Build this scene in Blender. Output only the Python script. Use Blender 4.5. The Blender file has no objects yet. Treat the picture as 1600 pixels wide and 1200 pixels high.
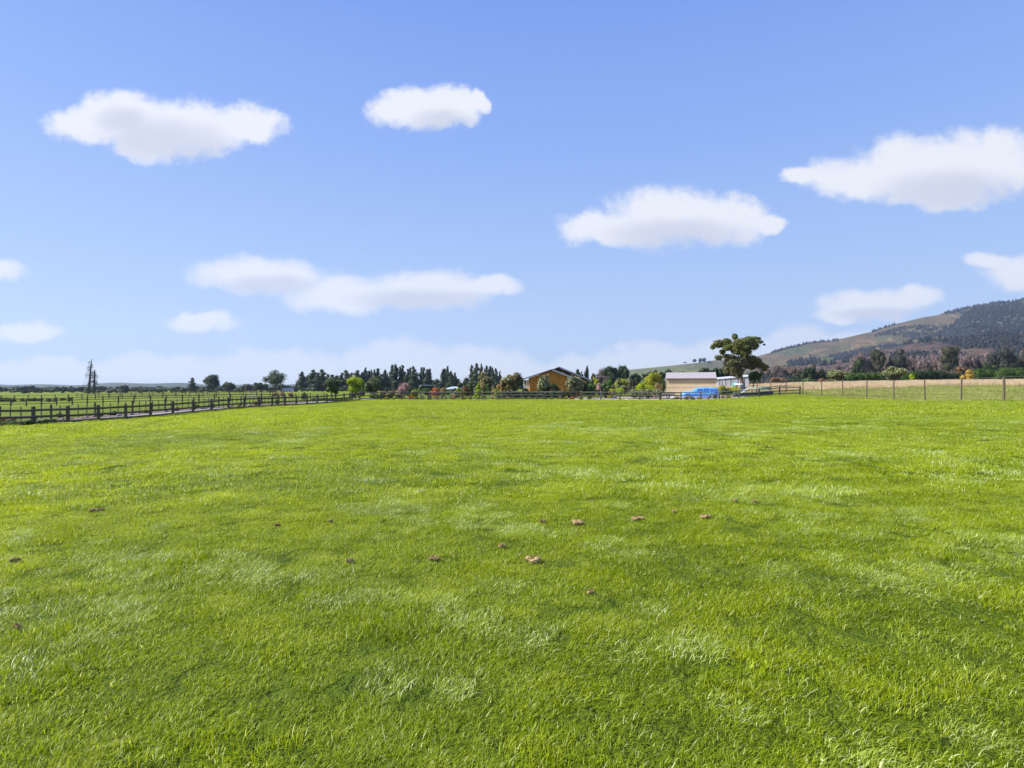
import bpy, math, random
import numpy as np
from mathutils import Vector, noise as mnoise

random.seed(7)
RNG = np.random.default_rng(11)
sc = bpy.context.scene
COL = sc.collection

# ------------------------------------------------------------------ camera, world, sun, exposure
F = 888.0            # focal length in photo pixels (1600 wide)
HZ = 605.0           # horizon row
CZ = 1.7             # eye height
cam_d = bpy.data.cameras.new('camera')
cam = bpy.data.objects.new('camera', cam_d)
COL.objects.link(cam)
cam.location = (0, 0, CZ)
cam.rotation_euler = (math.radians(90), 0, 0)
cam_d.sensor_width = 36.0
cam_d.lens = F / 1600 * 36
cam_d.shift_y = (HZ - 600) / 1600
cam_d.clip_start = 0.1
cam_d.clip_end = 30000
sc.camera = cam

SUN_EL = math.radians(40)
SUN_AZ = math.radians(-92)       # from +Y, negative = to the left of the view
sd = Vector((math.sin(SUN_AZ) * math.cos(SUN_EL), math.cos(SUN_AZ) * math.cos(SUN_EL), math.sin(SUN_EL)))
sun_d = bpy.data.lights.new('sun', 'SUN')
sun = bpy.data.objects.new('sun', sun_d)
COL.objects.link(sun)
sun_d.energy = 4.8
sun_d.angle = math.radians(0.5)
sun_d.color = (1.0, 0.955, 0.87)
sun.rotation_euler = (-sd).to_track_quat('-Z', 'Y').to_euler()
sun.location = sd * 200

sc.view_settings.view_transform = 'Standard'
sc.view_settings.look = 'None'
EXPO = 1.0
sc.view_settings.exposure = EXPO
sc.view_settings.gamma = 1.0
sc.view_settings.use_curve_mapping = False
sc.cycles.max_bounces = 8
sc.cycles.diffuse_bounces = 3
sc.cycles.transmission_bounces = 4
sc.cycles.transparent_max_bounces = 8
sc.cycles.volume_bounces = 0
sc.cycles.use_denoising = True
sc.cycles.denoiser = 'OPENIMAGEDENOISE'
sc.cycles.denoising_input_passes = 'RGB_ALBEDO_NORMAL'
sc.cycles.denoising_prefilter = 'ACCURATE'
sc.cycles.sample_clamp_indirect = 6

world = bpy.data.worlds.new('World')
sc.world = world
world.use_nodes = True
WT = world.node_tree
WT.nodes.clear()

class NT:
    """tiny helper to write node maths"""
    def __init__(s, tree): s.t = tree
    def n(s, typ, **kw):
        nd = s.t.nodes.new(typ)
        for k, v in kw.items(): setattr(nd, k, v)
        return nd
    def put(s, sock, v):
        if hasattr(v, 'is_linked') or isinstance(v, bpy.types.NodeSocket): s.t.links.new(v, sock)
        else: sock.default_value = v
    def m(s, op, a, b=0.0, c=None, clamp=False):
        nd = s.n('ShaderNodeMath', operation=op, use_clamp=clamp)
        s.put(nd.inputs[0], a); s.put(nd.inputs[1], b)
        if c is not None: s.put(nd.inputs[2], c)
        return nd.outputs[0]
    def v(s, op, a, b=(0, 0, 0)):
        nd = s.n('ShaderNodeVectorMath', operation=op)
        s.put(nd.inputs[0], a); s.put(nd.inputs[1], b)
        return nd.outputs['Value'] if op in ('LENGTH', 'DOT_PRODUCT', 'DISTANCE') else nd.outputs['Vector']
    def noise(s, vec, scale, detail=4, rough=0.5, w=None, out='Fac'):
        nd = s.n('ShaderNodeTexNoise')
        s.put(nd.inputs['Vector'], vec); nd.inputs['Scale'].default_value = scale
        nd.inputs['Detail'].default_value = detail; nd.inputs['Roughness'].default_value = rough
        return nd.outputs[out]
    def mapr(s, x, a, b, c=0.0, d=1.0, smooth=False):
        nd = s.n('ShaderNodeMapRange'); nd.clamp = True
        if smooth: nd.interpolation_type = 'SMOOTHSTEP'
        s.put(nd.inputs[0], x)
        for i, q in enumerate((a, b, c, d)): nd.inputs[i + 1].default_value = q
        return nd.outputs[0]
    def mix(s, f, a, b, bt='MIX'):
        nd = s.n('ShaderNodeMix', data_type='RGBA', blend_type=bt)
        s.put(nd.inputs[0], f)
        for i, q in ((6, a), (7, b)):
            s.put(nd.inputs[i], q if not isinstance(q, tuple) else (*q[:3], 1.0))
        return nd.outputs[2]
    def ramp(s, f, stops):
        nd = s.n('ShaderNodeValToRGB')
        el = nd.color_ramp.elements
        while len(el) < len(stops): el.new(0.5)
        for e, (p, c) in zip(el, stops): e.position = p; e.color = (*c, 1.0)
        s.put(nd.inputs[0], f)
        return nd.outputs[0]

def lin(r, g, b):
    f = lambda c: ((c / 255 + .055) / 1.055) ** 2.4 if c > 10 else c / 255 / 12.92
    return (f(r), f(g), f(b))

SKY_STRENGTH = 0.10
def build_world():
    W = NT(WT)
    tc = W.n('ShaderNodeTexCoord')
    d = W.v('NORMALIZE', tc.outputs['Generated'])
    sep = W.n('ShaderNodeSeparateXYZ'); W.put(sep.inputs[0], d)
    dx, dy, dz = sep.outputs
    sky = W.n('ShaderNodeTexSky', sky_type='NISHITA')
    sky.sun_disc = False
    sky.sun_elevation = SUN_EL
    sky.sun_rotation = SUN_AZ
    sky.altitude = 50; sky.air_density = 1.0; sky.dust_density = 1.0; sky.ozone_density = 1.5
    grad = W.ramp(W.mapr(dz, -0.02, 0.80), [
        (0.0, lin(194, 213, 230)), (0.055, lin(186, 211, 240)), (0.13, lin(184, 209, 246)),
        (0.28, lin(166, 197, 247)), (0.50, lin(142, 177, 246)), (0.72, lin(120, 158, 240)), (1.0, lin(88, 130, 222))])
    grad = W.v('SCALE', grad); grad.node.inputs[3].default_value = 2 ** -EXPO / SKY_STRENGTH
    base = W.mix(0.92, sky.outputs[0], grad)
    # clouds stand at their own bearings on the dome
    ady = W.m('MAXIMUM', dy, 0.05)
    u = W.m('DIVIDE', dx, ady); v = W.m('DIVIDE', dz, ady)
    cmb = W.n('ShaderNodeCombineXYZ'); W.put(cmb.inputs[0], u); W.put(cmb.inputs[1], v)
    p0 = cmb.outputs[0]
    warp = W.n('ShaderNodeTexNoise'); W.put(warp.inputs['Vector'], p0)
    warp.inputs['Scale'].default_value = 13; warp.inputs['Detail'].default_value = 6; warp.inputs['Roughness'].default_value = 0.55
    wv = W.v('SUBTRACT', warp.outputs['Color'], (0.5, 0.5, 0.5))
    wv = W.v('MULTIPLY', wv, (0.07, 0.05, 0.0))
    p = W.v('ADD', p0, wv)
    def field(ells, pp):
        acc = None
        for (cx, cy, rx, ry) in ells:
            q = W.v('SUBTRACT', pp, ((cx - 800) / F, (HZ - cy) / F, 0))
            q = W.v('MULTIPLY', q, (F / rx, F / ry, 0))
            r = W.m('SUBTRACT', 1.0, W.v('DOT_PRODUCT', q, q))
            r.node.operation = 'SUBTRACT'
            r = W.m('MAXIMUM', r, -1.0)
            acc = r if acc is None else W.m('SMOOTH_MAX', acc, r, 0.35)
        return acc
    sharp = [(198, 182, 78, 42), (140, 196, 78, 28), (290, 203, 108, 48), (392, 196, 60, 34), (250, 220, 90, 32),
             (640, 173, 66, 34), (705, 168, 52, 34), (752, 158, 20, 20)]
    mid = [(1045, 338, 112, 50), (958, 354, 92, 30), (1128, 345, 78, 42), (1195, 352, 30, 16),
           (1440, 265, 112, 58), (1545, 256, 104, 56), (1345, 275, 100, 36), (1258, 272, 46, 16), (1465, 300, 100, 30), (1680, 270, 90, 40)]
    soft = [(405, 430, 112, 32), (535, 460, 96, 32), (668, 452, 112, 34), (765, 448, 52, 18),
            (-40, 423, 78, 22), (40, 515, 66, 17), (317, 508, 60, 18), (1362, 478, 92, 25), (1425, 465, 56, 22), (1310, 491, 50, 12),
            (1600, 424, 70, 32), (1548, 404, 40, 12), (-250, 300, 130, 50), (1900, 420, 130, 40)]
    fine = W.noise(p0, 60, 5, 0.6)
    fine2 = W.noise(p0, 22, 4, 0.5)
    pert = W.m('ADD', W.m('MULTIPLY', W.m('SUBTRACT', fine, 0.5), 0.8), W.m('MULTIPLY', W.m('SUBTRACT', fine2, 0.5), 1.0))
    fa = W.m('ADD', field(sharp, p), pert)
    fb = W.m('ADD', field(mid, p), pert)
    fc = W.m('ADD', field(soft, p), W.m('MULTIPLY', pert, 0.6))
    aa = W.mapr(fa, -0.28, 0.62, smooth=True)
    ab = W.mapr(fb, -0.32, 0.72, smooth=True)
    ac = W.m('MULTIPLY', W.mapr(fc, -0.35, 0.75, smooth=True), 0.93)
    alpha = W.m('MAXIMUM', W.m('MAXIMUM', aa, ab), ac)
    # pale band of distant cloud low over the plain
    low = [(60, 588, 160, 34), (250, 586, 130, 38), (440, 584, 130, 44), (620, 572, 100, 46), (740, 580, 120, 42), (900, 588, 90, 34), (1010, 578, 110, 46), (1130, 575, 90, 50), (1250, 548, 70, 50), (1330, 545, 60, 36), (1560, 590, 160, 60), (-120, 590, 150, 40), (-350, 586, 170, 50), (1800, 580, 170, 60)]
    fl = W.m('ADD', field(low, p), W.m('MULTIPLY', W.m('SUBTRACT', fine2, 0.5), 1.1))
    al = W.m('MULTIPLY', W.mapr(fl, -0.10, 0.55, smooth=True), 0.62)
    al = W.m('MULTIPLY', al, W.mapr(v, 0.0, 0.022, 0.45, 1.0))
    alpha = W.m('MAXIMUM', alpha, al)
    front = W.mapr(dy, 0.25, 0.4)
    alpha = W.m('MULTIPLY', alpha, front)
    # the same kind of scattered clouds all round the rest of the dome
    sphere_n = W.noise(W.v('MULTIPLY', d, (1, 1, 2.4)), 3.2, 6, 0.55)
    other = W.m('MULTIPLY', W.mapr(sphere_n, 0.58, 0.70, smooth=True), W.mapr(dy, 0.30, 0.10))
    other = W.m('MULTIPLY', other, W.mapr(dz, 0.02, 0.12))
    alpha = W.m('MAXIMUM', alpha, other)
    shade_e = [(250, 220, 100, 34), (300, 232, 70, 26), (190, 190, 40, 24), (690, 192, 50, 22), (1060, 368, 110, 26), (1490, 300, 110, 34), (420, 446, 70, 16),
               (660, 470, 110, 18), (1380, 492, 80, 12)]
    fs = W.m('ADD', field(shade_e, p0), W.m('MULTIPLY', W.m('SUBTRACT', fine2, 0.5), 0.9))
    shade = W.mapr(fs, -0.7, 1.1, smooth=True)
    white = W.mix(shade, lin(240, 243, 252), lin(213, 218, 235))
    white = W.v('SCALE', white); white.node.inputs[3].default_value = 2 ** -EXPO / SKY_STRENGTH
    col = W.mix(alpha, base, white)
    bg = W.n('ShaderNodeBackground'); W.put(bg.inputs[0], col); bg.inputs[1].default_value = SKY_STRENGTH
    out = W.n('ShaderNodeOutputWorld'); W.put(out.inputs[0], bg.outputs[0])
build_world()
try:
    world.cycles.sampling_method = 'MANUAL'; world.cycles.sample_map_resolution = 512
except Exception: pass

# ------------------------------------------------------------------ terrain height
def Z(py, Y): return CZ - (py - HZ) / F * Y
def PX(px, Y): return (px - 800) / F * Y
CP = []
def cp_px(px, py, Y): CP.append((PX(px, Y), Y, Z(py, Y)))
for q in [(0, 0, 0), (-6, 0, -.12), (7, 0, .12), (0, -20, 0), (-60, -20, -1.2), (60, -20, 1.0), (0, 12, 0), (0, 30, -.04), (-12, 20, -.25), (-16, 32, -.36),
          (14, 20, .26), (18, 36, .3), (22, 60, .22), (-8, 60, -.16), (8, 62, -.02), (90, 20, 1.6), (-90, 20, -1.8)]: CP.append(q)
for q in [(53, 664.5, 38), (-200, 676, 30), (235.8, 652.5, 47.4), (382, 638.3, 59.2), (480, 633, 70.9), (562, 625.8, 85), (627, 625.3, 85), (690, 625.3, 85), (847, 624.8, 85), (1000, 625.5, 85), (1095, 625.3, 85), (1155, 622.5, 85), (1218, 618.3, 85), (1250, 617, 85),
          (1286, 619, 80.4), (1319, 621, 75.7), (1397, 626.3, 66.5), (1448, 627.5, 61.8), (1505, 627.5, 57.2), (1569, 627.8, 52.6),
          (1640, 612, 80), (1450, 611, 95), (1330, 609, 105), (1569, 600, 125), (1300, 602, 140), (1420, 599, 150), (1800, 596, 140),
          (620, 619, 120), (800, 618, 120), (950, 618, 115), (1080, 616, 115), (1200, 610, 125),
          (65, 634, 88), (335, 628, 88), (200, 630, 88), (-100, 637, 88), (0, 622, 160), (200, 620, 160), (400, 617, 150),
          (0, 616, 300), (300, 613.5, 300), (500, 612, 300), (650, 611, 300), (900, 608, 300), (1150, 602, 300), (1350, 596, 300), (1600, 590, 300)]: cp_px(*q)
for q in [(-500, 400, -4), (500, 400, 9), (-500, 0, -4), (500, 0, 6), (0, -300, 0), (-400, -300, -4), (400, -300, 4), (-300, 500, -4), (0, 500, -2), (300, 500, 8)]: CP.append(q)
CPA = np.array(CP, float)
S_ = 100.0
def _u(r2): return np.where(r2 > 1e-12, r2 * np.log(np.maximum(r2, 1e-12)), 0)
_n = len(CPA); _P = CPA[:, :2] / S_
_K = _u(((_P[:, None] - _P[None]) ** 2).sum(-1)) + np.eye(_n) * 0.0006
_A = np.zeros((_n + 3, _n + 3)); _A[:_n, :_n] = _K; _A[:_n, _n] = 1; _A[:_n, _n + 1:] = _P; _A[_n:, :_n] = _A[:_n, _n:].T
_w = np.linalg.solve(_A, np.r_[CPA[:, 2], 0, 0, 0])
def Gv(x, y):
    x = np.asarray(x, float); y = np.asarray(y, float); sh = x.shape
    q = np.stack([x.ravel(), y.ravel()], 1) / S_
    out = np.empty(len(q))
    for a in range(0, len(q), 20000):
        c = q[a:a + 20000]
        out[a:a + 20000] = _u(((c[:, None] - _P[None]) ** 2).sum(-1)) @ _w[:_n] + _w[_n] + c @ _w[_n + 1:]
    r = np.hypot(q[:, 0], q[:, 1]) * S_
    t = np.clip((r - 380) / 300, 0, 1); t = t * t * (3 - 2 * t)
    return (np.clip(out, -6, 12) * (1 - t) + (-3.5) * t).reshape(sh)
def G(x, y): return float(Gv(np.array([x]), np.array([y]))[0])

# ------------------------------------------------------------------ object helpers
def mesh_np(name, verts, faces, mat=None, smooth=False, tint=None):
    """faces: list of (n,k) int arrays or a list of tuples"""
    me = bpy.data.meshes.new(name)
    verts = np.asarray(verts, np.float32)
    if not isinstance(faces, (list, tuple)) or (len(faces) and not isinstance(faces[0], np.ndarray)):
        me.from_pydata(verts.tolist(), [], [tuple(f) for f in faces])
    else:
        loops = np.concatenate([f.ravel() for f in faces]).astype(np.int32)
        sizes = np.concatenate([np.full(len(f), f.shape[1]) for f in faces]).astype(np.int32)
        starts = np.r_[0, np.cumsum(sizes)[:-1]].astype(np.int32)
        me.vertices.add(len(verts)); me.vertices.foreach_set('co', verts.ravel())
        me.loops.add(len(loops)); me.loops.foreach_set('vertex_index', loops)
        me.polygons.add(len(sizes)); me.polygons.foreach_set('loop_start', starts)
        me.update(calc_edges=True); me.validate()
    if smooth: me.polygons.foreach_set('use_smooth', np.ones(len(me.polygons), bool))
    if tint is not None:
        at = me.attributes.new('tint', 'FLOAT', 'POINT'); at.data.foreach_set('value', np.asarray(tint, np.float32))
    if mat: me.materials.append(mat)
    me.update()
    return me

def link(name, me, parent=None, loc=(0, 0, 0), rot=(0, 0, 0), scale=(1, 1, 1)):
    o = bpy.data.objects.new(name, me); COL.objects.link(o)
    o.location = loc; o.rotation_euler = rot; o.scale = scale
    if parent: o.parent = parent
    return o

def thing(name, label, cat, loc=(0, 0, 0), rz=0.0, group=None):
    o = link(name, None, None, loc, (0, 0, rz))
    o.empty_display_size = 0.3
    return tag(o, label, cat, group)

def tag(o, label, cat, group=None, kind=None):
    if label: o['label'] = label
    if cat: o['category'] = cat
    if group: o['group'] = group
    if kind: o['kind'] = kind
    return o

class MB:
    def __init__(s): s.v = []; s.f = []
    def add(s, vs, fs):
        b = len(s.v); s.v += [tuple(q) for q in vs]; s.f += [tuple(i + b for i in f) for f in fs]; return s
    def box(s, x0, x1, y0, y1, z0, z1):
        return s.add([(x0, y0, z0), (x1, y0, z0), (x1, y1, z0), (x0, y1, z0), (x0, y0, z1), (x1, y0, z1), (x1, y1, z1), (x0, y1, z1)],
                     [(0, 3, 2, 1), (4, 5, 6, 7), (0, 1, 5, 4), (1, 2, 6, 5), (2, 3, 7, 6), (3, 0, 4, 7)])
    def tube(s, pts, rad, n=6, cap=True):
        pts = [Vector(p) for p in pts]; rings = []
        for i, p in enumerate(pts):
            t = (pts[min(i + 1, len(pts) - 1)] - pts[max(i - 1, 0)]).normalized()
            a = t.orthogonal().normalized(); b = t.cross(a)
            r = rad[i] if isinstance(rad, (list, tuple)) else rad
            rings.append([p + (a * math.cos(k * 2 * math.pi / n) + b * math.sin(k * 2 * math.pi / n)) * r for k in range(n)])
        vs = [q for r in rings for q in r]; fs = []
        for i in range(len(pts) - 1):
            for k in range(n):
                fs.append((i * n + k, i * n + (k + 1) % n, (i + 1) * n + (k + 1) % n, (i + 1) * n + k))
        if cap: fs += [tuple(range(n))[::-1], tuple((len(pts) - 1) * n + k for k in range(n))]
        return s.add(vs, fs)
    def poly(s, vs, fs): return s.add(vs, fs)
    def mesh(s, name, mat, smooth=False): return mesh_np(name, s.v, s.f, mat, smooth)

# ------------------------------------------------------------------ materials
def mat_base(name):
    m = bpy.data.materials.new(name); m.use_nodes = True
    t = m.node_tree; t.nodes.clear()
    N = NT(t)
    out = N.n('ShaderNodeOutputMaterial')
    return m, N, out

def mat_simple(name, c1, c2=None, rough=0.7, scale=3.0, detail=5, spec=0.3, bump=0.0, metallic=0.0, stretch=(1, 1, 1), c3=None):
    m, N, out = mat_base(name)
    tc = N.n('ShaderNodeTexCoord')
    vec = N.v('MULTIPLY', tc.outputs['Object'], stretch)
    info = N.n('ShaderNodeObjectInfo')
    vec = N.v('ADD', vec, info.outputs['Location'])
    f = N.noise(vec, scale, detail, 0.6)
    c2 = c2 or tuple(min(1, q * 1.3) for q in c1)
    col = N.mix(N.mapr(f, 0.3, 0.7), c1, c2)
    if c3: col = N.mix(N.mapr(N.noise(vec, scale * 0.31, 3), 0.55, 0.68), col, c3)
    jit = N.mapr(info.outputs['Random'], 0, 1, 0.82, 1.15)
    colj = N.v('SCALE', col); N.put(colj.node.inputs[3], jit)
    b = N.n('ShaderNodeBsdfPrincipled')
    N.put(b.inputs['Base Color'], colj); b.inputs['Roughness'].default_value = rough
    b.inputs['Specular IOR Level'].default_value = spec; b.inputs['Metallic'].default_value = metallic
    if bump:
        bn = N.n('ShaderNodeBump'); bn.inputs['Strength'].default_value = 0.6; bn.inputs['Distance'].default_value = bump
        N.put(bn.inputs['Height'], f); N.put(b.inputs['Normal'], bn.outputs[0])
    N.put(out.inputs[0], b.outputs[0])
    return m

def mat_leaf(name, dark, light, rough=0.55, trans=0.25, nscale=0.6, spec=0.2, tip=None, k=1.45):
    dark = tuple(q * k for q in dark); light = tuple(q * k for q in light)
    m, N, out = mat_base(name)
    geo = N.n('ShaderNodeNewGeometry')
    at = N.n('ShaderNodeAttribute', attribute_name='tint')
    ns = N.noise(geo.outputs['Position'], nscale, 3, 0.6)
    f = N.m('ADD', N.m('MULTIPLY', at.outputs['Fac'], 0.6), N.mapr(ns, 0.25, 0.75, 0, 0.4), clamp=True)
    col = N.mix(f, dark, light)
    if tip: col = N.mix(N.mapr(at.outputs['Fac'], 0.72, 0.92), col, tip)
    b = N.n('ShaderNodeBsdfPrincipled')
    N.put(b.inputs['Base Color'], col); b.inputs['Roughness'].default_value = rough
    b.inputs['Specular IOR Level'].default_value = spec
    tr = N.n('ShaderNodeBsdfTranslucent'); N.put(tr.inputs[0], col)
    mx = N.n('ShaderNodeMixShader'); mx.inputs[0].default_value = trans
    N.put(mx.inputs[1], b.outputs[0]); N.put(mx.inputs[2], tr.outputs[0])
    N.put(out.inputs[0], mx.outputs[0])
    return m

M = {}
M['wood'] = mat_simple('weathered_fence_wood', (.058, .044, .034), (.15, .122, .09), 0.85, 6, spec=.2, stretch=(1, 1, .3), c3=(.10, .115, .055), bump=.01)
M['wood_pale'] = mat_simple('pale_grey_fence_wood', (.15, .13, .10), (.30, .27, .21), 0.85, 6, spec=.2, stretch=(1, 1, .3), c3=(.16, .17, .10))
M['wood_wire'] = mat_simple('pine_post_wood', (.06, .047, .03), (.14, .11, .075), 0.85, 5, spec=.2, stretch=(1, 1, .2))
M['wire'] = mat_simple('galvanised_wire', (.30, .30, .30), (.4, .4, .4), 0.5, 4, metallic=.4)
M['bark'] = mat_simple('dark_bark', (.05, .038, .03), (.10, .08, .06), 0.9, 2, stretch=(1, 1, .3))
M['bark_red'] = mat_simple('reddish_bark', (.09, .055, .038), (.20, .14, .10), 0.9, 2, stretch=(1, 1, .3))
M['dead_wood'] = mat_simple('dead_grey_wood', (.045, .05, .045), (.09, .095, .08), 0.9, 2, stretch=(1, 1, .3), c3=(.05, .075, .03))
M['drive'] = mat_simple('drive_chip_seal', (.17, .165, .175), (.235, .225, .23), 0.9, 1.2, detail=8)
M['gravel'] = mat_simple('pink_gravel', (.33, .26, .23), (.46, .38, .33), 0.95, 2.5, detail=8)
M['mulch'] = mat_simple('bark_mulch', (.075, .045, .035), (.19, .12, .10), 0.95, 5, detail=8, c3=(.09, .10, .03))
M['rock'] = mat_simple('garden_rock', (.22, .17, .15), (.42, .34, .31), 0.9, 3)
M['rock_pale'] = mat_simple('pale_rock', (.42, .40, .38), (.6, .58, .55), 0.9, 3)
M['dung'] = mat_simple('dry_dung', (.29, .20, .09), (.56, .42, .21), 0.95, 40, detail=4, bump=.01)
M['soil'] = mat_simple('dark_soil', (.035, .024, .016), (.08, .055, .035), 0.95, 30)
def wall_orange():
    m, N, out = mat_base('stained_timber_cladding')
    tc = N.n('ShaderNodeTexCoord')
    f = N.noise(N.v('MULTIPLY', tc.outputs['Object'], (6, 6, .35)), 1.0, 4, .6)
    col = N.mix(N.mapr(f, .3, .7), (.36, .12, .008), (.66, .26, .016))
    b = N.n('ShaderNodeBsdfPrincipled'); N.put(b.inputs['Base Color'], col); b.inputs['Roughness'].default_value = .6
    N.put(out.inputs[0], b.outputs[0]); return m
M['orange'] = wall_orange()
M['roof_dark'] = mat_simple('dark_roof_metal', (.05, .052, .055), (.075, .075, .08), .5, 2, spec=.4)
M['barge_pale'] = mat_simple('pale_grey_barge', (.34, .35, .36), (.42, .43, .44), .6, 3)
M['barge_dark'] = mat_simple('dark_barge', (.045, .045, .045), (.07, .07, .07), .6, 3)
M['white'] = mat_simple('white_paint', (.74, .74, .74), (.82, .82, .82), .5, 3)
M['glass'] = mat_simple('dark_window_glass', (.03, .035, .04), (.05, .055, .06), .08, 2, spec=.6)
M['shed_wall'] = mat_simple('beige_weatherboard', (.56, .43, .26), (.64, .50, .31), .7, 1.5)
M['shed_roof'] = mat_simple('pale_pinkish_steel_roof', (.34, .31, .31), (.42, .385, .38), .55, 1.5, spec=.4)
M['gutter'] = mat_simple('dark_gutter', (.09, .075, .06), (.12, .10, .08), .5, 3)
M['cream'] = mat_simple('cream_flashing', (.60, .55, .42), (.68, .62, .48), .6, 3)
M['blue'] = mat_simple('bright_blue_cover', (.07, .25, .70), (.10, .31, .80), .35, 1.6, spec=.4)
M['car_glass'] = mat_simple('blue_tinted_glass', (.03, .09, .26), (.04, .12, .34), .15, 2, spec=.6)
M['tyre'] = mat_simple('tyre_rubber', (.02, .02, .02), (.035, .035, .035), .8, 6)
M['rim'] = mat_simple('grey_rim', (.35, .35, .36), (.45, .45, .46), .4, 6, metallic=.5)
M['steel_grey'] = mat_simple('grey_steel', (.15, .15, .14), (.22, .21, .20), .6, 3)
M['rust'] = mat_simple('red_brown_steel', (.20, .085, .05), (.30, .15, .09), .8, 3)
M['white_wall'] = mat_simple('pale_sheet_wall', (.34, .36, .40), (.44, .46, .50), .5, 1.5)
M['teal'] = mat_simple('teal_plastic', (.10, .34, .33), (.16, .45, .43), .5, 2)
M['teal_net'] = mat_simple('teal_netting', (.17, .31, .29), (.25, .42, .38), .8, 5)
M['tarp_dark'] = mat_simple('dark_tarpaulin', (.03, .035, .045), (.06, .065, .08), .5, 3)
M['straw'] = mat_simple('dry_straw', (.34, .25, .12), (.50, .38, .20), .9, 6)
M['pipe'] = mat_simple('white_pipe', (.55, .60, .62), (.68, .72, .74), .5, 3)
M['bluegrey'] = mat_simple('blue_grey_roof', (.32, .42, .48), (.42, .52, .57), .5, 3)
# ground
def mat_ground():
    m, N, out = mat_base('pasture_ground')
    geo = N.n('ShaderNodeNewGeometry'); P = geo.outputs['Position']
    big = N.noise(P, 0.02, 4, .5); mid = N.noise(P, 0.35, 5, .6); fin = N.noise(P, 6, 5, .65)
    col = N.mix(N.mapr(mid, .3, .7), (.115, .165, .008), (.19, .235, .012))
    col = N.mix(N.mapr(big, .45, .65), col, (.16, .195, .022))
    sepg = N.n('ShaderNodeSeparateXYZ'); N.put(sepg.inputs[0], P)
    col = N.mix(N.mapr(fin, .35, .75, 0, .6), col, (.07, .10, .008))
    nearp = N.m('MULTIPLY', N.mapr(sepg.outputs[1], 83.5, 84.8, 1, 0), N.mapr(N.m('ABSOLUTE', sepg.outputs[0]), 30, 45, 1, .3))
    col = N.mix(nearp, col, (.065, .10, .006))
    b = N.n('ShaderNodeBsdfPrincipled'); N.put(b.inputs['Base Color'], col); b.inputs['Roughness'].default_value = .9
    b.inputs['Specular IOR Level'].default_value = .1
    bn = N.n('ShaderNodeBump'); bn.inputs['Strength'].default_value = 1; bn.inputs['Distance'].default_value = .15
    N.put(bn.inputs['Height'], fin); N.put(b.inputs['Normal'], bn.outputs[0])
    N.put(out.inputs[0], b.outputs[0]); return m
M['ground'] = mat_ground()

def mat_grass(name, c_dark, c_light, c_pale, c_glint_dry, trans=.48, rough=.45, glint_dry_amt=0.09, spec=.27):
    m, N, out = mat_base(name)
    geo = N.n('ShaderNodeNewGeometry'); P = geo.outputs['Position']
    at = N.n('ShaderNodeAttribute', attribute_name='tint')
    big = N.noise(P, 0.07, 4, .55); mid = N.noise(P, .9, 4, .6); patch = N.noise(N.v('MULTIPLY', P, (1, 1.8, 1)), .8, 6, .68)
    f = N.m('ADD', N.m('MULTIPLY', at.outputs['Fac'], .8), N.m('ADD', N.mapr(mid, .3, .7, -.15, .3), N.mapr(big, .35, .65, -.1, .2)), clamp=True)
    col = N.mix(f, c_dark, c_light)
    col = N.mix(N.mapr(patch, .50, .66, 0, .75), col, c_pale)
    col = N.mix(N.m('GREATER_THAN', at.outputs['Fac'], 1.0 - glint_dry_amt), col, c_glint_dry)  # pale glints painted on pasture blades; dry blades in the rough grass
    b = N.n('ShaderNodeBsdfPrincipled'); N.put(b.inputs['Base Color'], col); b.inputs['Roughness'].default_value = rough
    b.inputs['Specular IOR Level'].default_value = spec
    tr = N.n('ShaderNodeBsdfTranslucent'); N.put(tr.inputs[0], N.v('MULTIPLY', col, (1.25, 1.2, .6)))
    mx = N.n('ShaderNodeMixShader'); mx.inputs[0].default_value = trans
    N.put(mx.inputs[1], b.outputs[0]); N.put(mx.inputs[2], tr.outputs[0]); N.put(out.inputs[0], mx.outputs[0])
    return m
M['grass'] = mat_grass('pasture_grass', (.115, .178, .002), (.430, .510, .003), (.40, .47, .035), (.68, .72, .32))
M['grass_laid'] = mat_grass('flattened_pale_grass', (.18, .26, .01), (.42, .51, .06), (.44, .53, .09), (.66, .71, .38), trans=.4, rough=.36, glint_dry_amt=.18, spec=.42)
M['grass_rough'] = mat_grass('rough_pasture_grass', (.10, .15, .02), (.38, .50, .06), (.48, .47, .17), (.60, .46, .26), glint_dry_amt=.25)
M['grass_dry'] = mat_grass('tall_dry_grass', (.58, .44, .33), (.82, .66, .54), (.74, .60, .48), (.20, .22, .08), glint_dry_amt=.2, spec=.2, rough=.7)

# ------------------------------------------------------------------ ground sheet
def spaced(lo, hi, step, outer_lo, outer_hi, grow=1.16):
    a = list(np.arange(lo, hi + 1e-6, step)); s = step; x = hi
    while x < outer_hi: s *= grow; x += s; a.append(x)
    s = step; x = lo
    while x > outer_lo: s *= grow; x -= s; a.insert(0, x)
    return np.array(a)
def grid_mesh(name, X, Y, Zz, mat, smooth=True):
    ny, nx = X.shape
    idx = np.arange(nx * ny).reshape(ny, nx)
    f = np.stack([idx[:-1, :-1], idx[:-1, 1:], idx[1:, 1:], idx[1:, :-1]], -1).reshape(-1, 4)
    return mesh_np(name, np.stack([X, Y, Zz], -1).reshape(-1, 3), [f], mat, smooth)
xs = spaced(-75, 75, 1.0, -9000, 9000); ys = spaced(-6, 160, 1.0, -6000, 12000)
GX, GY = np.meshgrid(xs, ys)
GZ = Gv(GX, GY)
ground = link('ground', grid_mesh('ground', GX, GY, GZ, M['ground']))
ground['kind'] = 'structure'

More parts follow.
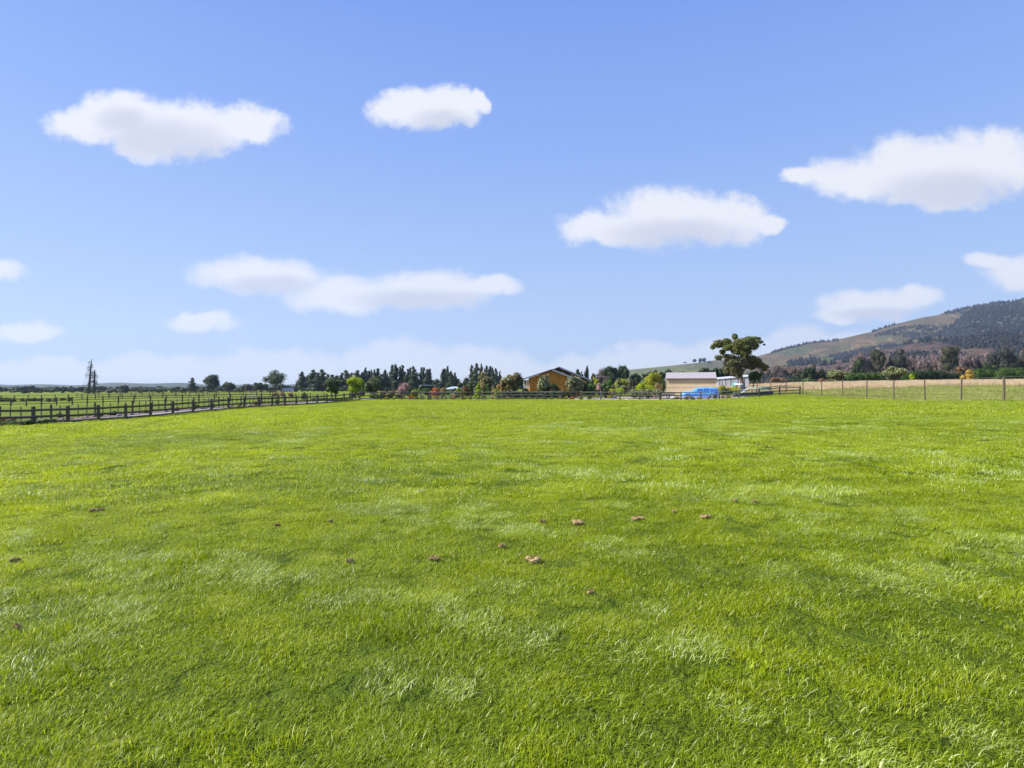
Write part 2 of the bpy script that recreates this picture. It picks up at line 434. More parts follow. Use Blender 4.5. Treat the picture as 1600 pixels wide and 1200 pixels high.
# left rail fence line: X(Y) for Y in 38..85
def fence_x(Y): return -(32 - .1947 * (Y - 38))
nrm = Vector((-1, .1947)).normalized()          # to the left of the fence
def strip_mesh(name, ys_, off0, off1, mat, lift, nn=6):
    yy = np.array(ys_); tt = np.linspace(0, 1, nn)
    X = np.zeros((len(yy), nn)); Y = np.zeros_like(X)
    for i, y in enumerate(yy):
        o0 = off0(y) if callable(off0) else off0; o1 = off1(y) if callable(off1) else off1
        for j, t in enumerate(tt):
            o = o0 + (o1 - o0) * t
            X[i, j] = fence_x(y) + nrm.x * o; Y[i, j] = y - nrm.y * -o
    return grid_mesh(name, X, Y, Gv(X, Y) + lift, mat)
drive = link('driveway', strip_mesh('driveway', np.arange(20, 96, 1.0), 1.0, 4.6, M['drive'], .035)); drive['kind'] = 'structure'
bed = link('garden_bed', strip_mesh('garden_bed', np.arange(20, 82, 1.0), 4.75, 7.6, M['mulch'], .045)); bed['kind'] = 'structure'
# gravel yard in front of the shed and house
yx, yy = np.meshgrid(np.arange(8.0, 36.1, 1.0), np.arange(86.4, 103.5, 1.0))
yard = link('gravel_yard', grid_mesh('gravel_yard', yx, yy, Gv(yx, yy) + .04, M['gravel'])); yard['kind'] = 'structure'

# ------------------------------------------------------------------ hills
def vnoise(x, y, s, seed=0):
    return np.array([mnoise.fractal(Vector((a * s, b * s, seed)), 1.0, 2.1, 5) for a, b in zip(x.ravel(), y.ravel())]).reshape(x.shape)
def ridge(name, prof, Yr, Yf, mat, zf, nu=240, nv=40, rough=0.05, shape=1.2, seed=1, gully=0.0, Yr2=None):
    px = np.linspace(prof[0][0], prof[-1][0], nu)
    py = np.interp(px, [p[0] for p in prof], [p[1] for p in prof])
    yr = np.interp(px, [prof[0][0], prof[-1][0]], [Yr, Yr2 or Yr])
    v = np.r_[np.linspace(0, 1, nv), [1.04, 1.1, 1.25, 1.5]]
    V, PXg = np.meshgrid(v, px, indexing='ij')
    YR = np.broadcast_to(yr, V.shape)
    Yc = Yf + (YR - Yf) * V
    Xc = (PXg - 800) / F * Yc
    Zr = CZ + (HZ - np.broadcast_to(py, V.shape)) / F * YR
    h = np.where(V <= 1, np.clip(V, 0, 1) ** shape, np.clip(1 - (V - 1) * 1.6, 0, 1))
    Zc = zf + (Zr - zf) * h
    nz = vnoise(Xc, Yc * .6, 3.2 / Yr * 2.0, seed) + .55 * vnoise(Xc, Yc * .4, 20.0 / Yr, seed + 3)
    env = np.clip(np.sin(np.clip(V, 0, 1) * math.pi), 0, 1) + .04
    gl = np.abs(vnoise(Xc, Yc * .35, gully and 9.0 / Yr or .001, seed + 9))
    Zc = Zc + nz * env * rough * (Zr - zf) - gl * env * gully * (Zr - zf)
    o = link(name, grid_mesh(name, Xc, Yc, Zc, mat)); o['kind'] = 'structure'
    return o, (Xc, Yc, Zc)

def mat_hill(name, cols, fscale, thr=(.45, .6), seed=0, track=None, forest=None):
    m, N, out = mat_base(name)
    geo = N.n('ShaderNodeNewGeometry'); P = N.v('ADD', geo.outputs['Position'], (seed * 777.0, 0, 0))
    Pz = N.v('MULTIPLY', P, (1, .35, 1.5))
    a = N.noise(Pz, fscale, 6, .6); b_ = N.noise(Pz, fscale * 2.7, 6, .65); c = N.noise(P, fscale * 12, 5, .7)
    col = N.mix(N.mapr(a, *thr), cols[0], cols[1])
    col = N.mix(N.mapr(b_, .48, .62), col, cols[2])
    col = N.mix(N.mapr(c, .45, .72, 0, .7), col, cols[3])
    if track:
        w = N.noise(N.v('MULTIPLY', P, (1, .2, 2.6)), fscale * 2.0, 4, .5)
        band = N.m('ABSOLUTE', N.m('SUBTRACT', w, .5))
        col = N.mix(N.mapr(band, .0, .008, .8, 0), col, track)
    if name == 'grazed_hillside':      # the low end of the ridge is greener pasture
        sp = N.n('ShaderNodeSeparateXYZ'); N.put(sp.inputs[0], geo.outputs['Position'])
        col = N.mix(N.mapr(sp.outputs[0], 500, 1000, .75, 0), col, N.mix(N.mapr(b_, .4, .6), (.085, .125, .035), (.12, .13, .045)))
    b = N.n('ShaderNodeBsdfPrincipled'); N.put(b.inputs['Base Color'], col); b.inputs['Roughness'].default_value = .95
    b.inputs['Specular IOR Level'].default_value = .05
    bn = N.n('ShaderNodeBump'); bn.inputs['Strength'].default_value = .8; bn.inputs['Distance'].default_value = 30
    N.put(bn.inputs['Height'], b_); N.put(b.inputs['Normal'], bn.outputs[0])
    N.put(out.inputs[0], b.outputs[0]); return m
M['hill_far'] = mat_hill('grazed_hillside', ((.085, .066, .034), (.052, .072, .026), (.135, .085, .050), (.020, .028, .020)), .0075, seed=1, track=(.34, .25, .15))
M['hill_blue'] = mat_hill('scrub_spur', ((.035, .048, .045), (.05, .06, .045), (.075, .07, .06), (.03, .042, .04)), .003, seed=2, track=(.22, .18, .13))
M['hill_brown'] = mat_hill('felled_brown_spur', ((.070, .047, .044), (.048, .042, .034), (.125, .078, .055), (.026, .028, .022)), .010, seed=3, track=(.28, .20, .14))
M['hill_low'] = mat_hill('wooded_low_hills', ((.05, .065, .04), (.08, .09, .05), (.06, .07, .045), (.04, .05, .03)), .004, seed=4)
R1 = [(900, 600), (940, 588), (983, 577.5), (1010, 575), (1045, 571.5), (1090, 566.5), (1122, 562), (1160, 559), (1185, 556), (1200, 552), (1225, 545), (1265, 535.5), (1310, 530), (1350, 521),
      (1362, 518.5), (1378, 512), (1400, 506), (1420, 501), (1440, 496), (1465, 492), (1480, 487), (1493, 485), (1510, 480), (1540, 475), (1560, 472), (1580, 471), (1600, 466), (1700, 455), (1900, 455), (2400, 460)]
hill1, H1 = ridge('hillside', R1, 2700, 950, M['hill_far'], -4, 420, 90, .08, 1.15, 3, gully=.32)
R2 = [(1225, 590), (1240, 573), (1300, 556), (1360, 544), (1420, 531), (1470, 518), (1490, 506), (1505, 492), (1520, 482), (1560, 476), (1600, 470), (1700, 462), (1900, 462), (2400, 465)]
hill2, H2 = ridge('forested_spur_hill', R2, 2100, 1000, M['hill_blue'], -4, 200, 40, .05, 1.1, 5, gully=.12)
R3 = [(1120, 600), (1190, 586), (1250, 573), (1290, 566), (1340, 557), (1362, 549.5), (1400, 542), (1430, 533), (1450, 530), (1470, 529), (1500, 531), (1530, 526), (1560, 518), (1600, 518), (1700, 505), (1900, 500), (2300, 500)]
hill3, H3 = ridge('brown_foothill', R3, 1250, 480, M['hill_brown'], -3, 320, 60, .09, 1.1, 8, gully=.26)
R4 = [(-900, 602)] + [(x, 601 + 1.6 * math.sin(x * .021) + 1.1 * math.sin(x * .057 + 1) - 1.2) for x in range(-800, 1000, 12)] + [(1050, 606)]
hill4, H4 = ridge('distant_low_hills', R4, 3600, 2300, M['hill_low'], -4, 420, 14, .12, 1.0, 11)

# ------------------------------------------------------------------ foliage generators
def leaves(centers, radii, n, size, rng, tips=False, elong=1.0, up=0.0, shell=0.6):
    """n leaf quads in a union of ellipsoids; returns verts (n*4,3), faces, tint"""
    centers = np.asarray(centers, float); radii = np.asarray(radii, float)
    vol = np.prod(radii, 1) ** (2 / 3); k = rng.choice(len(centers), n, p=vol / vol.sum())
    d = rng.normal(size=(n, 3)); d /= np.linalg.norm(d, axis=1)[:, None]
    r = shell + (1 - shell) * rng.random(n) ** .8
    r = np.where(rng.random(n) < .16, r * (1.05 + .25 * rng.random(n)), r)
    P = centers[k] + d * radii[k] * r[:, None]
    nrm_ = d + rng.normal(size=(n, 3)) * .8; nrm_ /= np.linalg.norm(nrm_, axis=1)[:, None]
    t = rng.normal(size=(n, 3)); t[:, 2] += up * 3 * np.sign(t[:, 2] + 1e-9)
    t -= (t * nrm_).sum(1)[:, None] * nrm_; t /= np.linalg.norm(t, axis=1)[:, None] + 1e-9
    b = np.cross(nrm_, t)
    s = size * (0.55 + .9 * rng.random(n))[:, None]
    t = t * s * elong; b = b * s / max(1, elong) ** .5
    V = np.stack([P - t * .5 - b * .25, P + b * .5, P + t * .6, P - b * .5], 1).reshape(-1, 3)
    Fc = np.arange(n * 4).reshape(n, 4)
    tint = rng.random(n) * .8
    if tips: tint = np.where((r > .86) & (d[:, 2] > -.35) & (rng.random(n) < .75), .95, tint * .8)
    return V, Fc, np.repeat(tint, 4)

def blob(c, r, rng, n=(7, 5), jitter=.12):
    """closed low inner mass of a crown"""
    nu, nv = n; V = []; Fc = []
    for j in range(1, nv):
        ph = math.pi * j / nv
        for i in range(nu):
            th = 2 * math.pi * i / nu; q = 1 + rng.normal() * jitter
            V.append((c[0] + r[0] * math.sin(ph) * math.cos(th) * q, c[1] + r[1] * math.sin(ph) * math.sin(th) * q, c[2] + r[2] * math.cos(ph) * q))
    V += [(c[0], c[1], c[2] + r[2]), (c[0], c[1], c[2] - r[2])]
    top, bot = len(V) - 2, len(V) - 1
    for j in range(nv - 2):
        for i in range(nu):
            a = j * nu + i; b = j * nu + (i + 1) % nu
            Fc.append((a, b, b + nu)); Fc.append((a, b + nu, a + nu))
    for i in range(nu):
        Fc.append((top, (i + 1) % nu, i)); q = (nv - 2) * nu
        Fc.append((bot, q + i, q + (i + 1) % nu))
    return np.array(V), np.array(Fc)

def crown_mesh(name, lobes, n, size, mat, seed, tips=False, elong=1.0, up=0.0, shell=.6, core=.72):
    rng = np.random.default_rng(seed)
    C = [l[:3] for l in lobes]; R = [l[3:] for l in lobes]
    V, Fc, T = leaves(C, R, n, size, rng, tips, elong, up, shell)
    vs = [V]; tr = []; ts = [T]; off = len(V)
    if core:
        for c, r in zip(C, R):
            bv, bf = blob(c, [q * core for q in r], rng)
            vs.append(bv); tr.append(bf + off); off += len(bv); ts.append(np.full(len(bv), .1))  # inner mass added to block light through the foliage, tinted dark
    return mesh_np(name, np.concatenate(vs), [Fc] + ([np.concatenate(tr)] if tr else []), mat, False, np.concatenate(ts))

def lobes_round(w, h, z0, rng, n=9, flat=1.0):
    """lobes filling an ellipsoid w x w x h whose bottom sits at z0"""
    out = []
    for i in range(n):
        d = rng.normal(size=3); d /= np.linalg.norm(d); r = .28 + .50 * rng.random()
        lr = (.20 + .26 * rng.random())
        out.append((d[0] * r * w / 2 * 1.15, d[1] * r * w / 2 * 1.15, z0 + h / 2 + d[2] * r * h / 2 * 1.1, lr * w / 2 * 1.25, lr * w / 2 * 1.25, lr * h / 2 * 1.15 * flat))
    out.append((0, 0, z0 + h / 2, w * .33, w * .33, h * .36))
    return out
def lobes_conifer(w, h, z0, rng, tiers=8):
    out = []
    for i in range(tiers):
        t = (i + .5) / tiers; r = (w / 2) * (1 - t) ** .62 * (.65 + .5 * rng.random()) + w * .04
        a = rng.random() * 6.28; o = r * .28
        out.append((math.cos(a) * o, math.sin(a) * o, z0 + h * t, r, r, h / tiers * .85))
    out.append((0, 0, z0 + h * .97, w * .06, w * .06, h * .07))
    return out
def lobes_box(w, d, h, z0, rng, step=None):
    step = step or h * .8; out = []; n = max(1, int(round(w / step)))
    for i in range(n):
        x = -w / 2 + (i + .5) * w / n
        out.append((x, 0, z0 + h * .5, w / n * .75, d / 2, h * .5 * (.95 + .12 * rng.random())))
    return out

LM = {  # foliage materials
    'dark': mat_leaf('dark_evergreen_leaf', (.012, .022, .010), (.042, .062, .022), nscale=.15),
    'mid': mat_leaf('mid_green_leaf', (.022, .036, .012), (.065, .085, .028), nscale=.15),
    'olive': mat_leaf('olive_brown_leaf', (.03, .032, .018), (.078, .074, .042), nscale=.15),
    'green': mat_leaf('garden_green_leaf', (.018, .045, .010), (.085, .135, .022)),
    'lime': mat_leaf('lime_leaf', (.11, .16, .008), (.36, .42, .012), trans=.35),
    'yellow': mat_leaf('golden_green_leaf', (.13, .15, .012), (.38, .36, .03), trans=.35),
    'gold': mat_leaf('golden_leaf', (.16, .11, .015), (.42, .28, .05)),
    'magnolia': mat_leaf('glossy_pale_tipped_leaf', (.016, .028, .010), (.06, .075, .02), .35, .2, spec=.5, tip=(.44, .42, .19)),
    'oval': mat_leaf('dark_oval_tree_leaf', (.016, .030, .010), (.055, .075, .018), .4, .2, tip=(.20, .24, .09)),
    'magnolia_warm': mat_leaf('glossy_brown_tipped_leaf', (.02, .028, .008), (.09, .085, .02), .35, .2, spec=.5, tip=(.36, .28, .10)),
    'palegrey': mat_leaf('pale_grey_green_leaf', (.035, .05, .015), (.12, .14, .05), tip=(.36, .36, .17)),
    'orange': mat_leaf('orange_red_leaf', (.18, .05, .02), (.48, .17, .06), trans=.3),
    'pink': mat_leaf('pink_blossom', (.22, .13, .12), (.52, .34, .33), trans=.3),
    'peach': mat_leaf('peach_leaf', (.12, .09, .03), (.36, .25, .10), trans=.3),
    'brown': mat_leaf('brown_twigs', (.085, .062, .052), (.20, .155, .13), .8, .1, .08),
    'purple': mat_leaf('purple_grey_twigs', (.10, .075, .08), (.24, .18, .17), .8, .1, .08),
    'redbush': mat_leaf('reddish_shrub_leaf', (.08, .04, .02), (.26, .15, .07)),
    'conifer': mat_leaf('grey_green_needles', (.016, .027, .016), (.062, .082, .040), nscale=.15),
    'hazydark': mat_leaf('haze_greyed_leaf', (.022, .026, .020), (.052, .056, .040), nscale=.15),  # greying of the distant pines by haze is painted into this leaf
    'forest': mat_leaf('plantation_needles', (.012, .018, .020), (.055, .056, .044), nscale=.005, k=1.2),
    'gum': mat_leaf('gum_leaf', (.026, .036, .008), (.17, .18, .045), trans=.2, nscale=.35),
    'gumgrey': mat_leaf('dull_gum_leaf', (.05, .055, .02), (.15, .14, .07), trans=.2, nscale=.35),
}

def px_size(Y): return Y / (F * .64)     # metres per rendered pixel
def plant(name, label, cat, px, ytop, ybase, wpx, Y, style='round', mat='mid', group=None, seed=None, trunk=True, dense=1.0, crown0=None, n=None, bark='bark', tips=None, depth=None, zbase=None):
    """a tree or shrub standing on the ground at its bearing, its parts under one empty"""
    seed = seed if seed is not None else int(px * 13 + ytop * 7 + Y) % 99991
    rng = np.random.default_rng(seed)
    X = PX(px, Y); zb = G(X, Y) if zbase is None else zbase
    zt = Z(ytop, Y); h = zt - zb; w = wpx / F * Y
    vis_base = Z(ybase, Y) - zb                    # crown starts here
    c0 = max(0.0, vis_base) if crown0 is None else crown0 * h
    if style in ('conifer', 'column', 'hedge', 'shrub', 'dome'): c0 = min(c0, h * .12)
    ch = h - c0
    t = thing(name, label, cat, (X, Y, zb), 0, group)
    leaf = max(.05, px_size(Y) * .85)
    if tips is None: tips = mat in ('oval', 'magnolia', 'magnolia_warm', 'palegrey')
    area = w * ch / (leaf * leaf)
    cnt = n or int(min(4200, max(60, area * 7 * dense)))
    if style == 'round': lb = lobes_round(w, ch, c0, rng, 11)
    elif style == 'dome': lb = lobes_round(w, ch * 1.25, c0 - ch * .25, rng, 8); lb = [l for l in lb if l[2] > 0]
    elif style == 'conifer': lb = lobes_conifer(w, ch, c0, rng)
    elif style == 'column':
        lb = [(rng.normal() * w * .06, rng.normal() * w * .06, c0 + ch * (i + .5) / 5, w * .42 * (1.05 - .45 * (i / 4) ** 2) , w * .42, ch * .17) for i in range(5)]
    elif style == 'layered':
        lb = []
        for i in range(7):
            q = i / 6; r = w * .5 * (.95 - .6 * q) * (.7 + .5 * rng.random()); a = rng.random() * 6.28
            lb.append((math.cos(a) * r * .5, math.sin(a) * r * .5, c0 + ch * (.08 + .86 * q), r, r, ch * .075))
    elif style in ('hedge', 'shrub'):
        dd = depth or max(1.0, min(2.4, h))
        lb = lobes_box(w, dd, ch, c0, rng) if style == 'hedge' else lobes_round(w, ch * 1.1, c0 - .05 * ch, rng, 7)
    elif style == 'bare':
        lb = lobes_round(w, ch, c0, rng, 9)
    core = .74
    kw = {}
    if style == 'bare': core = 0; kw = dict(elong=5.0, up=1.0, shell=.15)
    if style == 'layered': core = .6
    if style == 'round' and dense < .8: core = .5
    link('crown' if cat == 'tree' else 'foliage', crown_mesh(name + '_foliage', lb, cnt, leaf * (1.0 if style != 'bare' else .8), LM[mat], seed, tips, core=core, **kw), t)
    if trunk:
        mb = MB(); r0 = max(.06, min(.55, h * .028))
        topz = c0 + ch * (.6 if style != 'conifer' else .85)
        j = lambda s: rng.normal() * s
        mb.tube([(0, 0, -.2), (j(r0), j(r0), topz * .35), (j(r0) * 1.5, j(r0), topz * .7), (j(r0), j(r0), topz)], [r0 * 1.25, r0, r0 * .75, r0 * .35], 6)
        if style in ('round', 'layered', 'bare'):
            for k in range(4 if style != 'bare' else 9):
                a = rng.random() * 6.28; z1 = topz * (.45 + .4 * rng.random()); rr = w * .3
                mb.tube([(0, 0, z1), (math.cos(a) * rr * .5, math.sin(a) * rr * .5, z1 + ch * .14), (math.cos(a) * rr, math.sin(a) * rr, z1 + ch * .32)], [r0 * .5, r0 * .35, r0 * .12], 5)
        link('trunk', mb.mesh('trunk', M[bark], True), t)
    return t

ORD = ['first', 'second', 'third', 'fourth', 'fifth', 'sixth', 'seventh', 'eighth', 'ninth', 'tenth', 'eleventh', 'twelfth', 'thirteenth', 'fourteenth', 'fifteenth', 'sixteenth']
def ordinal_labels(xs_, marks, fmt):
    """name each of a row by counting on from the landmark before it"""
    out = []; cnt = {}
    for x in xs_:
        m_ = [q for q in marks if q[0] <= x][-1]
        k = cnt.get(m_, 0); cnt[m_] = k + 1
        out.append(fmt.format((ORD[k] if k < 16 else f'number {k + 1}'), m_[1]))
    return out

# ------------------------------------------------------------------ fences
def unit_post(mat, n=8, dome=.03):
    v = []; f = []
    for z, r in ((-.15, 1), (.965, 1), (.985, .93), (1.0, .6)):
        for k in range(n): v.append((math.cos(k * 2 * math.pi / n) * r, math.sin(k * 2 * math.pi / n) * r, z))
    for j in range(3):
        for k in range(n): f.append((j * n + k, j * n + (k + 1) % n, (j + 1) * n + (k + 1) % n, (j + 1) * n + k))
    f.append(tuple(3 * n + k for k in range(n))); f.append(tuple(range(n))[::-1])
    return mesh_np('post', v, f, mat)
def unit_rail(mat):
    """half-round rail one metre long on x, flat face to the back, slightly bowed"""
    prof = [(-.45, -.5), (-.45, .5), (0, .62), (.42, .38), (.55, 0), (.42, -.38), (0, -.62)]
    v = []; f = []; n = len(prof)
    for i, x in enumerate((0, .35, .7, 1)):
        k = (1, .96, 1.03, .98)[i]
        for (a, b) in prof: v.append((x, -a * k, b * k))
    for j in range(3):
        for k in range(n): f.append((j * n + k, (j + 1) * n + k, (j + 1) * n + (k + 1) % n, j * n + (k + 1) % n))
    f.append(tuple(range(n))); f.append(tuple(3 * n + k for k in range(n))[::-1])
    return mesh_np('rail', v, f, mat)
PM = {k: unit_post(M[k]) for k in ('wood', 'wood_pale', 'wood_wire')}
RM = {k: unit_rail(M[k]) for k in ('wood', 'wood_pale')}

def rail_fence(name, label, pts, heights, ph, pr, rt, group=None, mat='wood', matf=None, rng=random.Random(3), hf=None):
    ox, oy = pts[0]; oz = G(ox, oy)
    t = thing(name, label, 'fence', (ox, oy, oz), 0, group)
    gz = Gv(np.array([p[0] for p in pts]), np.array([p[1] for p in pts]))
    for i, (x, y) in enumerate(pts):
        mk = matf(i) if matf else mat
        k = rng.uniform(.96, 1.05)
        link('post', PM[mk], t, (x - ox, y - oy, gz[i] - oz), (rng.uniform(-.02, .02), rng.uniform(-.02, .02), rng.random() * 6), (pr * k, pr * k, ph * rng.uniform(.97, 1.03)))
    for i in range(len(pts) - 1):
        (x0, y0), (x1, y1) = pts[i], pts[i + 1]
        mk = matf(i) if matf else mat
        for h in heights:
            d0, d1 = rng.uniform(-.02, .02), rng.uniform(-.02, .02)
            a = Vector((x0, y0, gz[i] + h + d0)); b = Vector((x1, y1, gz[i + 1] + h + d1)); d = b - a
            yaw = math.atan2(d.y, d.x); pitch = -math.asin(d.z / d.length)
            # rails are nailed to the camera side of the posts
            side = Vector((math.sin(yaw), -math.cos(yaw), 0)) * (pr * .8)
            p = a + side - Vector((ox, oy, oz))
            link('rail', RM[mk], t, p, (0, pitch, yaw), (d.length, rt * .8, rt))
    return t, gz

bay = (-.458, 2.352)
left_pts = []
for i in range(-9, 21):
    left_pts.append((-(32 + bay[0] * i), 38 + bay[1] * i))
left_pts = [(p[0], p[1]) for p in left_pts]
rail_fence('post_and_rail_fence', 'dark three-rail timber fence with round posts running along the near side of the grey driveway', left_pts, (.17, .56, 1.0), 1.24, .12, .125)
far_px = [562, 595.5, 627, 657.7, 690, 722, 753, 785, 815, 847, 878, 908, 939, 968.5, 999.5, 1031.5, 1064, 1095, 1124, 1154.7, 1186, 1218, 1249.8]
far_pts = [(PX(x, 85), 85.0) for x in far_px]
rail_fence('post_and_rail_fence', 'three-rail timber fence across the far end of the paddock in front of house and shed', far_pts, (.30, .73, 1.17), 1.30, .115, .105,
           matf=lambda i: 'wood_pale' if 2 < i < 20 and i % 5 else 'wood')
cpx = [-55, -30, -6, 17, 41, 65, 88.5, 113, 136.5, 161, 185, 209.4, 235, 259.7, 285, 311, 335, 360, 384, 409, 434]
rail_fence('post_and_rail_fence', 'dark rail fence crossing the grass on the far side of the batten fence', [(PX(x, 88), 88.0) for x in cpx], (.35, .75, 1.1), 1.25, .10, .09)
dpx = [-40 + 21 * i for i in range(24)]
rail_fence('post_and_rail_fence', 'thin faraway rail fence crossing the field beneath the dead trees', [(PX(x, 128), 128.0) for x in dpx], (.45, 1.1), 1.3, .09, .08)
epx = [120 + 17 * i for i in range(20)]
rail_fence('post_and_rail_fence', 'farthest small rail fence in the left field in front of the distant tree line', [(PX(x, 165), 165.0) for x in epx], (.5, 1.1), 1.3, .09, .08)

def wire_fence(name, label, pts, hts, wires, pr, mat, group=None, part='post', extra=None):
    ox, oy = pts[0]; oz = G(ox, oy); t = thing(name, label, 'fence', (ox, oy, oz), 0, group)
    gz = Gv(np.array([p[0] for p in pts]), np.array([p[1] for p in pts])); rng = random.Random(5)
    for i, (x, y) in enumerate(pts):
        hh, rr, nm, mk = hts(i)
        link(nm, PM[mk], t, (x - ox, y - oy, gz[i] - oz), (rng.uniform(-.02, .02), rng.uniform(-.02, .02), rng.random() * 6), (rr, rr, hh))
    for w in wires:
        mb = MB(); mb.tube([(x - ox, y - oy - .02, gz[i] - oz + w + rng.uniform(-.01, .01)) for i, (x, y) in enumerate(pts)], .007, 4)
        link('wire', mb.mesh('wire', M['wire']), t)
    return t
# batten fence on the far side of the garden bed
bp = []
for i in range(-10, 62):
    Y = 41.6 + .78 * i
    off = 7.7
    bp.append((fence_x(Y) + nrm.x * off, Y + nrm.y * off))
wire_fence('batten_fence', 'post and batten wire fence on the field side of the planted bed by the driveway', bp,
           lambda i: (1.25, .085, 'post', 'wood') if i % 5 == 0 else (1.15, .038, 'batten', 'wood'), (.2, .42, .64, .86, 1.05), .08, 'wood')
wp = [(43.5 + .287 * i - 0, 85 - 4.633 * i) for i in range(-6, 13)]
strain = {13}
wire_fence('wire_fence', 'tall post and wire fence running back along the right side of the paddock', wp,
           lambda i: (2.25 if i == 13 else 2.42, .10 if i == 13 else .068, 'post', 'wood_wire'), (.25, .6, .95, 1.3, 1.65, 2.0, 2.3), .09, 'wood_wire')

# ------------------------------------------------------------------ house
def build_house():
    Y0 = 110.0; X0 = PX(863, Y0); zb = G(X0, Y0) - .1
    t = thing('house', 'orange timber-clad house with overlapping low gable roofs behind the far fence', 'house', (X0, Y0, zb))
    z = lambda py, Y: Z(py, Y) - zb; x = lambda px, Y: PX(px, Y) - X0
    wl, wr = x(828, Y0), x(890, Y0)
    ap = (0.0, z(577.5, Y0)); el = (x(816, Y0), z(593, Y0)); er = (x(897, Y0), z(591, Y0))
    def roofz(xx): 
        return ap[1] + (el[1] - ap[1]) * (xx / el[0]) if xx < 0 else ap[1] + (er[1] - ap[1]) * (xx / er[0])
    D = 9.0
    mb = MB(); y0 = 0.35; lo = .12
    P = [(wl, 0), (wr, 0), (wr, roofz(wr) - lo), (0, ap[1] - lo), (wl, roofz(wl) - lo)]
    vs = [(a, y0, b) for a, b in P] + [(a, y0 + D, b) for a, b in P]
    mb.add(vs, [(0, 1, 2, 3, 4), (9, 8, 7, 6, 5), (1, 6, 7, 2), (0, 4, 9, 5), (0, 5, 6, 1)])
    link('wall', mb.mesh('wall', M['orange']), t)
    mb = MB(); k = int((wr - wl) / .45)
    for i in range(k + 1):
        xx = wl + .02 + (wr - wl - .09) * i / k
        mb.box(xx, xx + .05, y0 - .03, y0 - .002, .1, roofz(xx + .025) - lo - .1)
    b = link('batten', mb.mesh('battens', M['orange']), t); b['kind'] = 'stuff'
    # roof planes of the front gable
    for (e, nm) in ((el, 'l'), (er, 'r')):
        mb = MB(); th = .1
        mb.add([(0, -.35, ap[1]), (e[0], -.35, e[1]), (e[0], D, e[1]), (0, D, ap[1]), (0, -.35, ap[1] + th), (e[0], -.35, e[1] + th), (e[0], D, e[1] + th), (0, D, ap[1] + th)],
               [(0, 1, 2, 3), (4, 7, 6, 5), (0, 4, 5, 1), (1, 5, 6, 2), (2, 6, 7, 3)])
        link('roof_plane', mb.mesh('roof_plane', M['roof_dark']), t)
        mb = MB(); bh = .20 if nm == 'l' else .34
        mb.add([(0, -.40, ap[1] + .12), (e[0], -.40, e[1] + .12), (e[0], -.40, e[1] + .12 - bh), (0, -.40, ap[1] + .12 - bh),
                (0, -.353, ap[1] + .12), (e[0], -.353, e[1] + .12), (e[0], -.353, e[1] + .12 - bh), (0, -.353, ap[1] + .12 - bh)],
               [(0, 3, 2, 1), (4, 5, 6, 7), (0, 1, 5, 4), (3, 7, 6, 2), (1, 2, 6, 5), (0, 4, 7, 3)])
        bo = link('barge_board', mb.mesh('barge_board', M['barge_dark' if nm == 'l' else 'barge_pale']), t)
        bo['label'] = 'dark barge board of the long left slope' if nm == 'l' else 'pale grey barge board of the short slope'
    # second, higher gable behind
    Y2 = 116.0; dy = Y2 - Y0
    a2 = (x(874, Y2), z(573.8, Y2)); r2 = (x(927.5, Y2), z(595.5, Y2)); l2 = (x(835, Y2), z(589, Y2))
    mb = MB()
    P = [(l2[0] + .6, 0), (r2[0] - .7, 0), (r2[0] - .7, r2[1] + .1), (a2[0], a2[1] - .15), (l2[0] + .6, l2[1] - .02)]
    vs = [(a, dy + 3.6, b) for a, b in P] + [(a, dy + 9, b) for a, b in P]
    mb.add(vs, [(0, 1, 2, 3, 4), (9, 8, 7, 6, 5), (1, 6, 7, 2), (0, 4, 9, 5)])
    link('wall', mb.mesh('wall', M['orange']), t)
    for e in (l2, r2):
        mb = MB(); th = .1
        mb.add([(a2[0], dy, a2[1]), (e[0], dy, e[1]), (e[0], dy + 9.5, e[1]), (a2[0], dy + 9.5, a2[1]), (a2[0], dy, a2[1] + th), (e[0], dy, e[1] + th), (e[0], dy + 9.5, e[1] + th), (a2[0], dy + 9.5, a2[1] + th)],
               [(0, 1, 2, 3), (4, 7, 6, 5), (0, 4, 5, 1), (1, 5, 6, 2), (2, 6, 7, 3)])
        link('roof_plane', mb.mesh('roof_plane', M['roof_dark']), t)
        mb = MB(); bh = .32
        mb.add([(a2[0], dy - .05, a2[1] + .12), (e[0], dy - .05, e[1] + .12), (e[0], dy - .05, e[1] + .12 - bh), (a2[0], dy - .05, a2[1] + .12 - bh),
                (a2[0], dy - .003, a2[1] + .12), (e[0], dy - .003, e[1] + .12), (e[0], dy - .003, e[1] + .12 - bh), (a2[0], dy - .003, a2[1] + .12 - bh)],
               [(0, 3, 2, 1), (4, 5, 6, 7), (0, 1, 5, 4), (3, 7, 6, 2), (1, 2, 6, 5), (0, 4, 7, 3)])
        link('barge_board', mb.mesh('barge_board', M['barge_pale' if e is r2 else 'barge_dark']), t)  # lit and dull slopes told apart by board colour here too
    # recessed white bay with window under the long eave
    mb = MB(); mb.box(x(816.5, Y0) + .1, wl - .01, 2.2, 2.5, 0, el[1] - .1)
    link('recess_wall', mb.mesh('recess_wall', M['white']), t)
    fr = MB(); a, b = x(819, Y0), wl - .35
    fr.box(a, b, 2.10, 2.195, z(602, Y0), z(594.8, Y0))
    w = link('window', fr.mesh('window', M['white']), t)
    g = MB(); g.box(a + .08, (a + b) / 2 - .05, 2.07, 2.098, z(601.3, Y0), z(595.4, Y0)); link('pane', g.mesh('pane', M['glass']), w)
    mb = MB(); mb.box(x(817.5, Y0), wl - .1, .2, .7, z(605, Y0), z(602.8, Y0)); link('window_planter', mb.mesh('window_planter', M['white']), t)
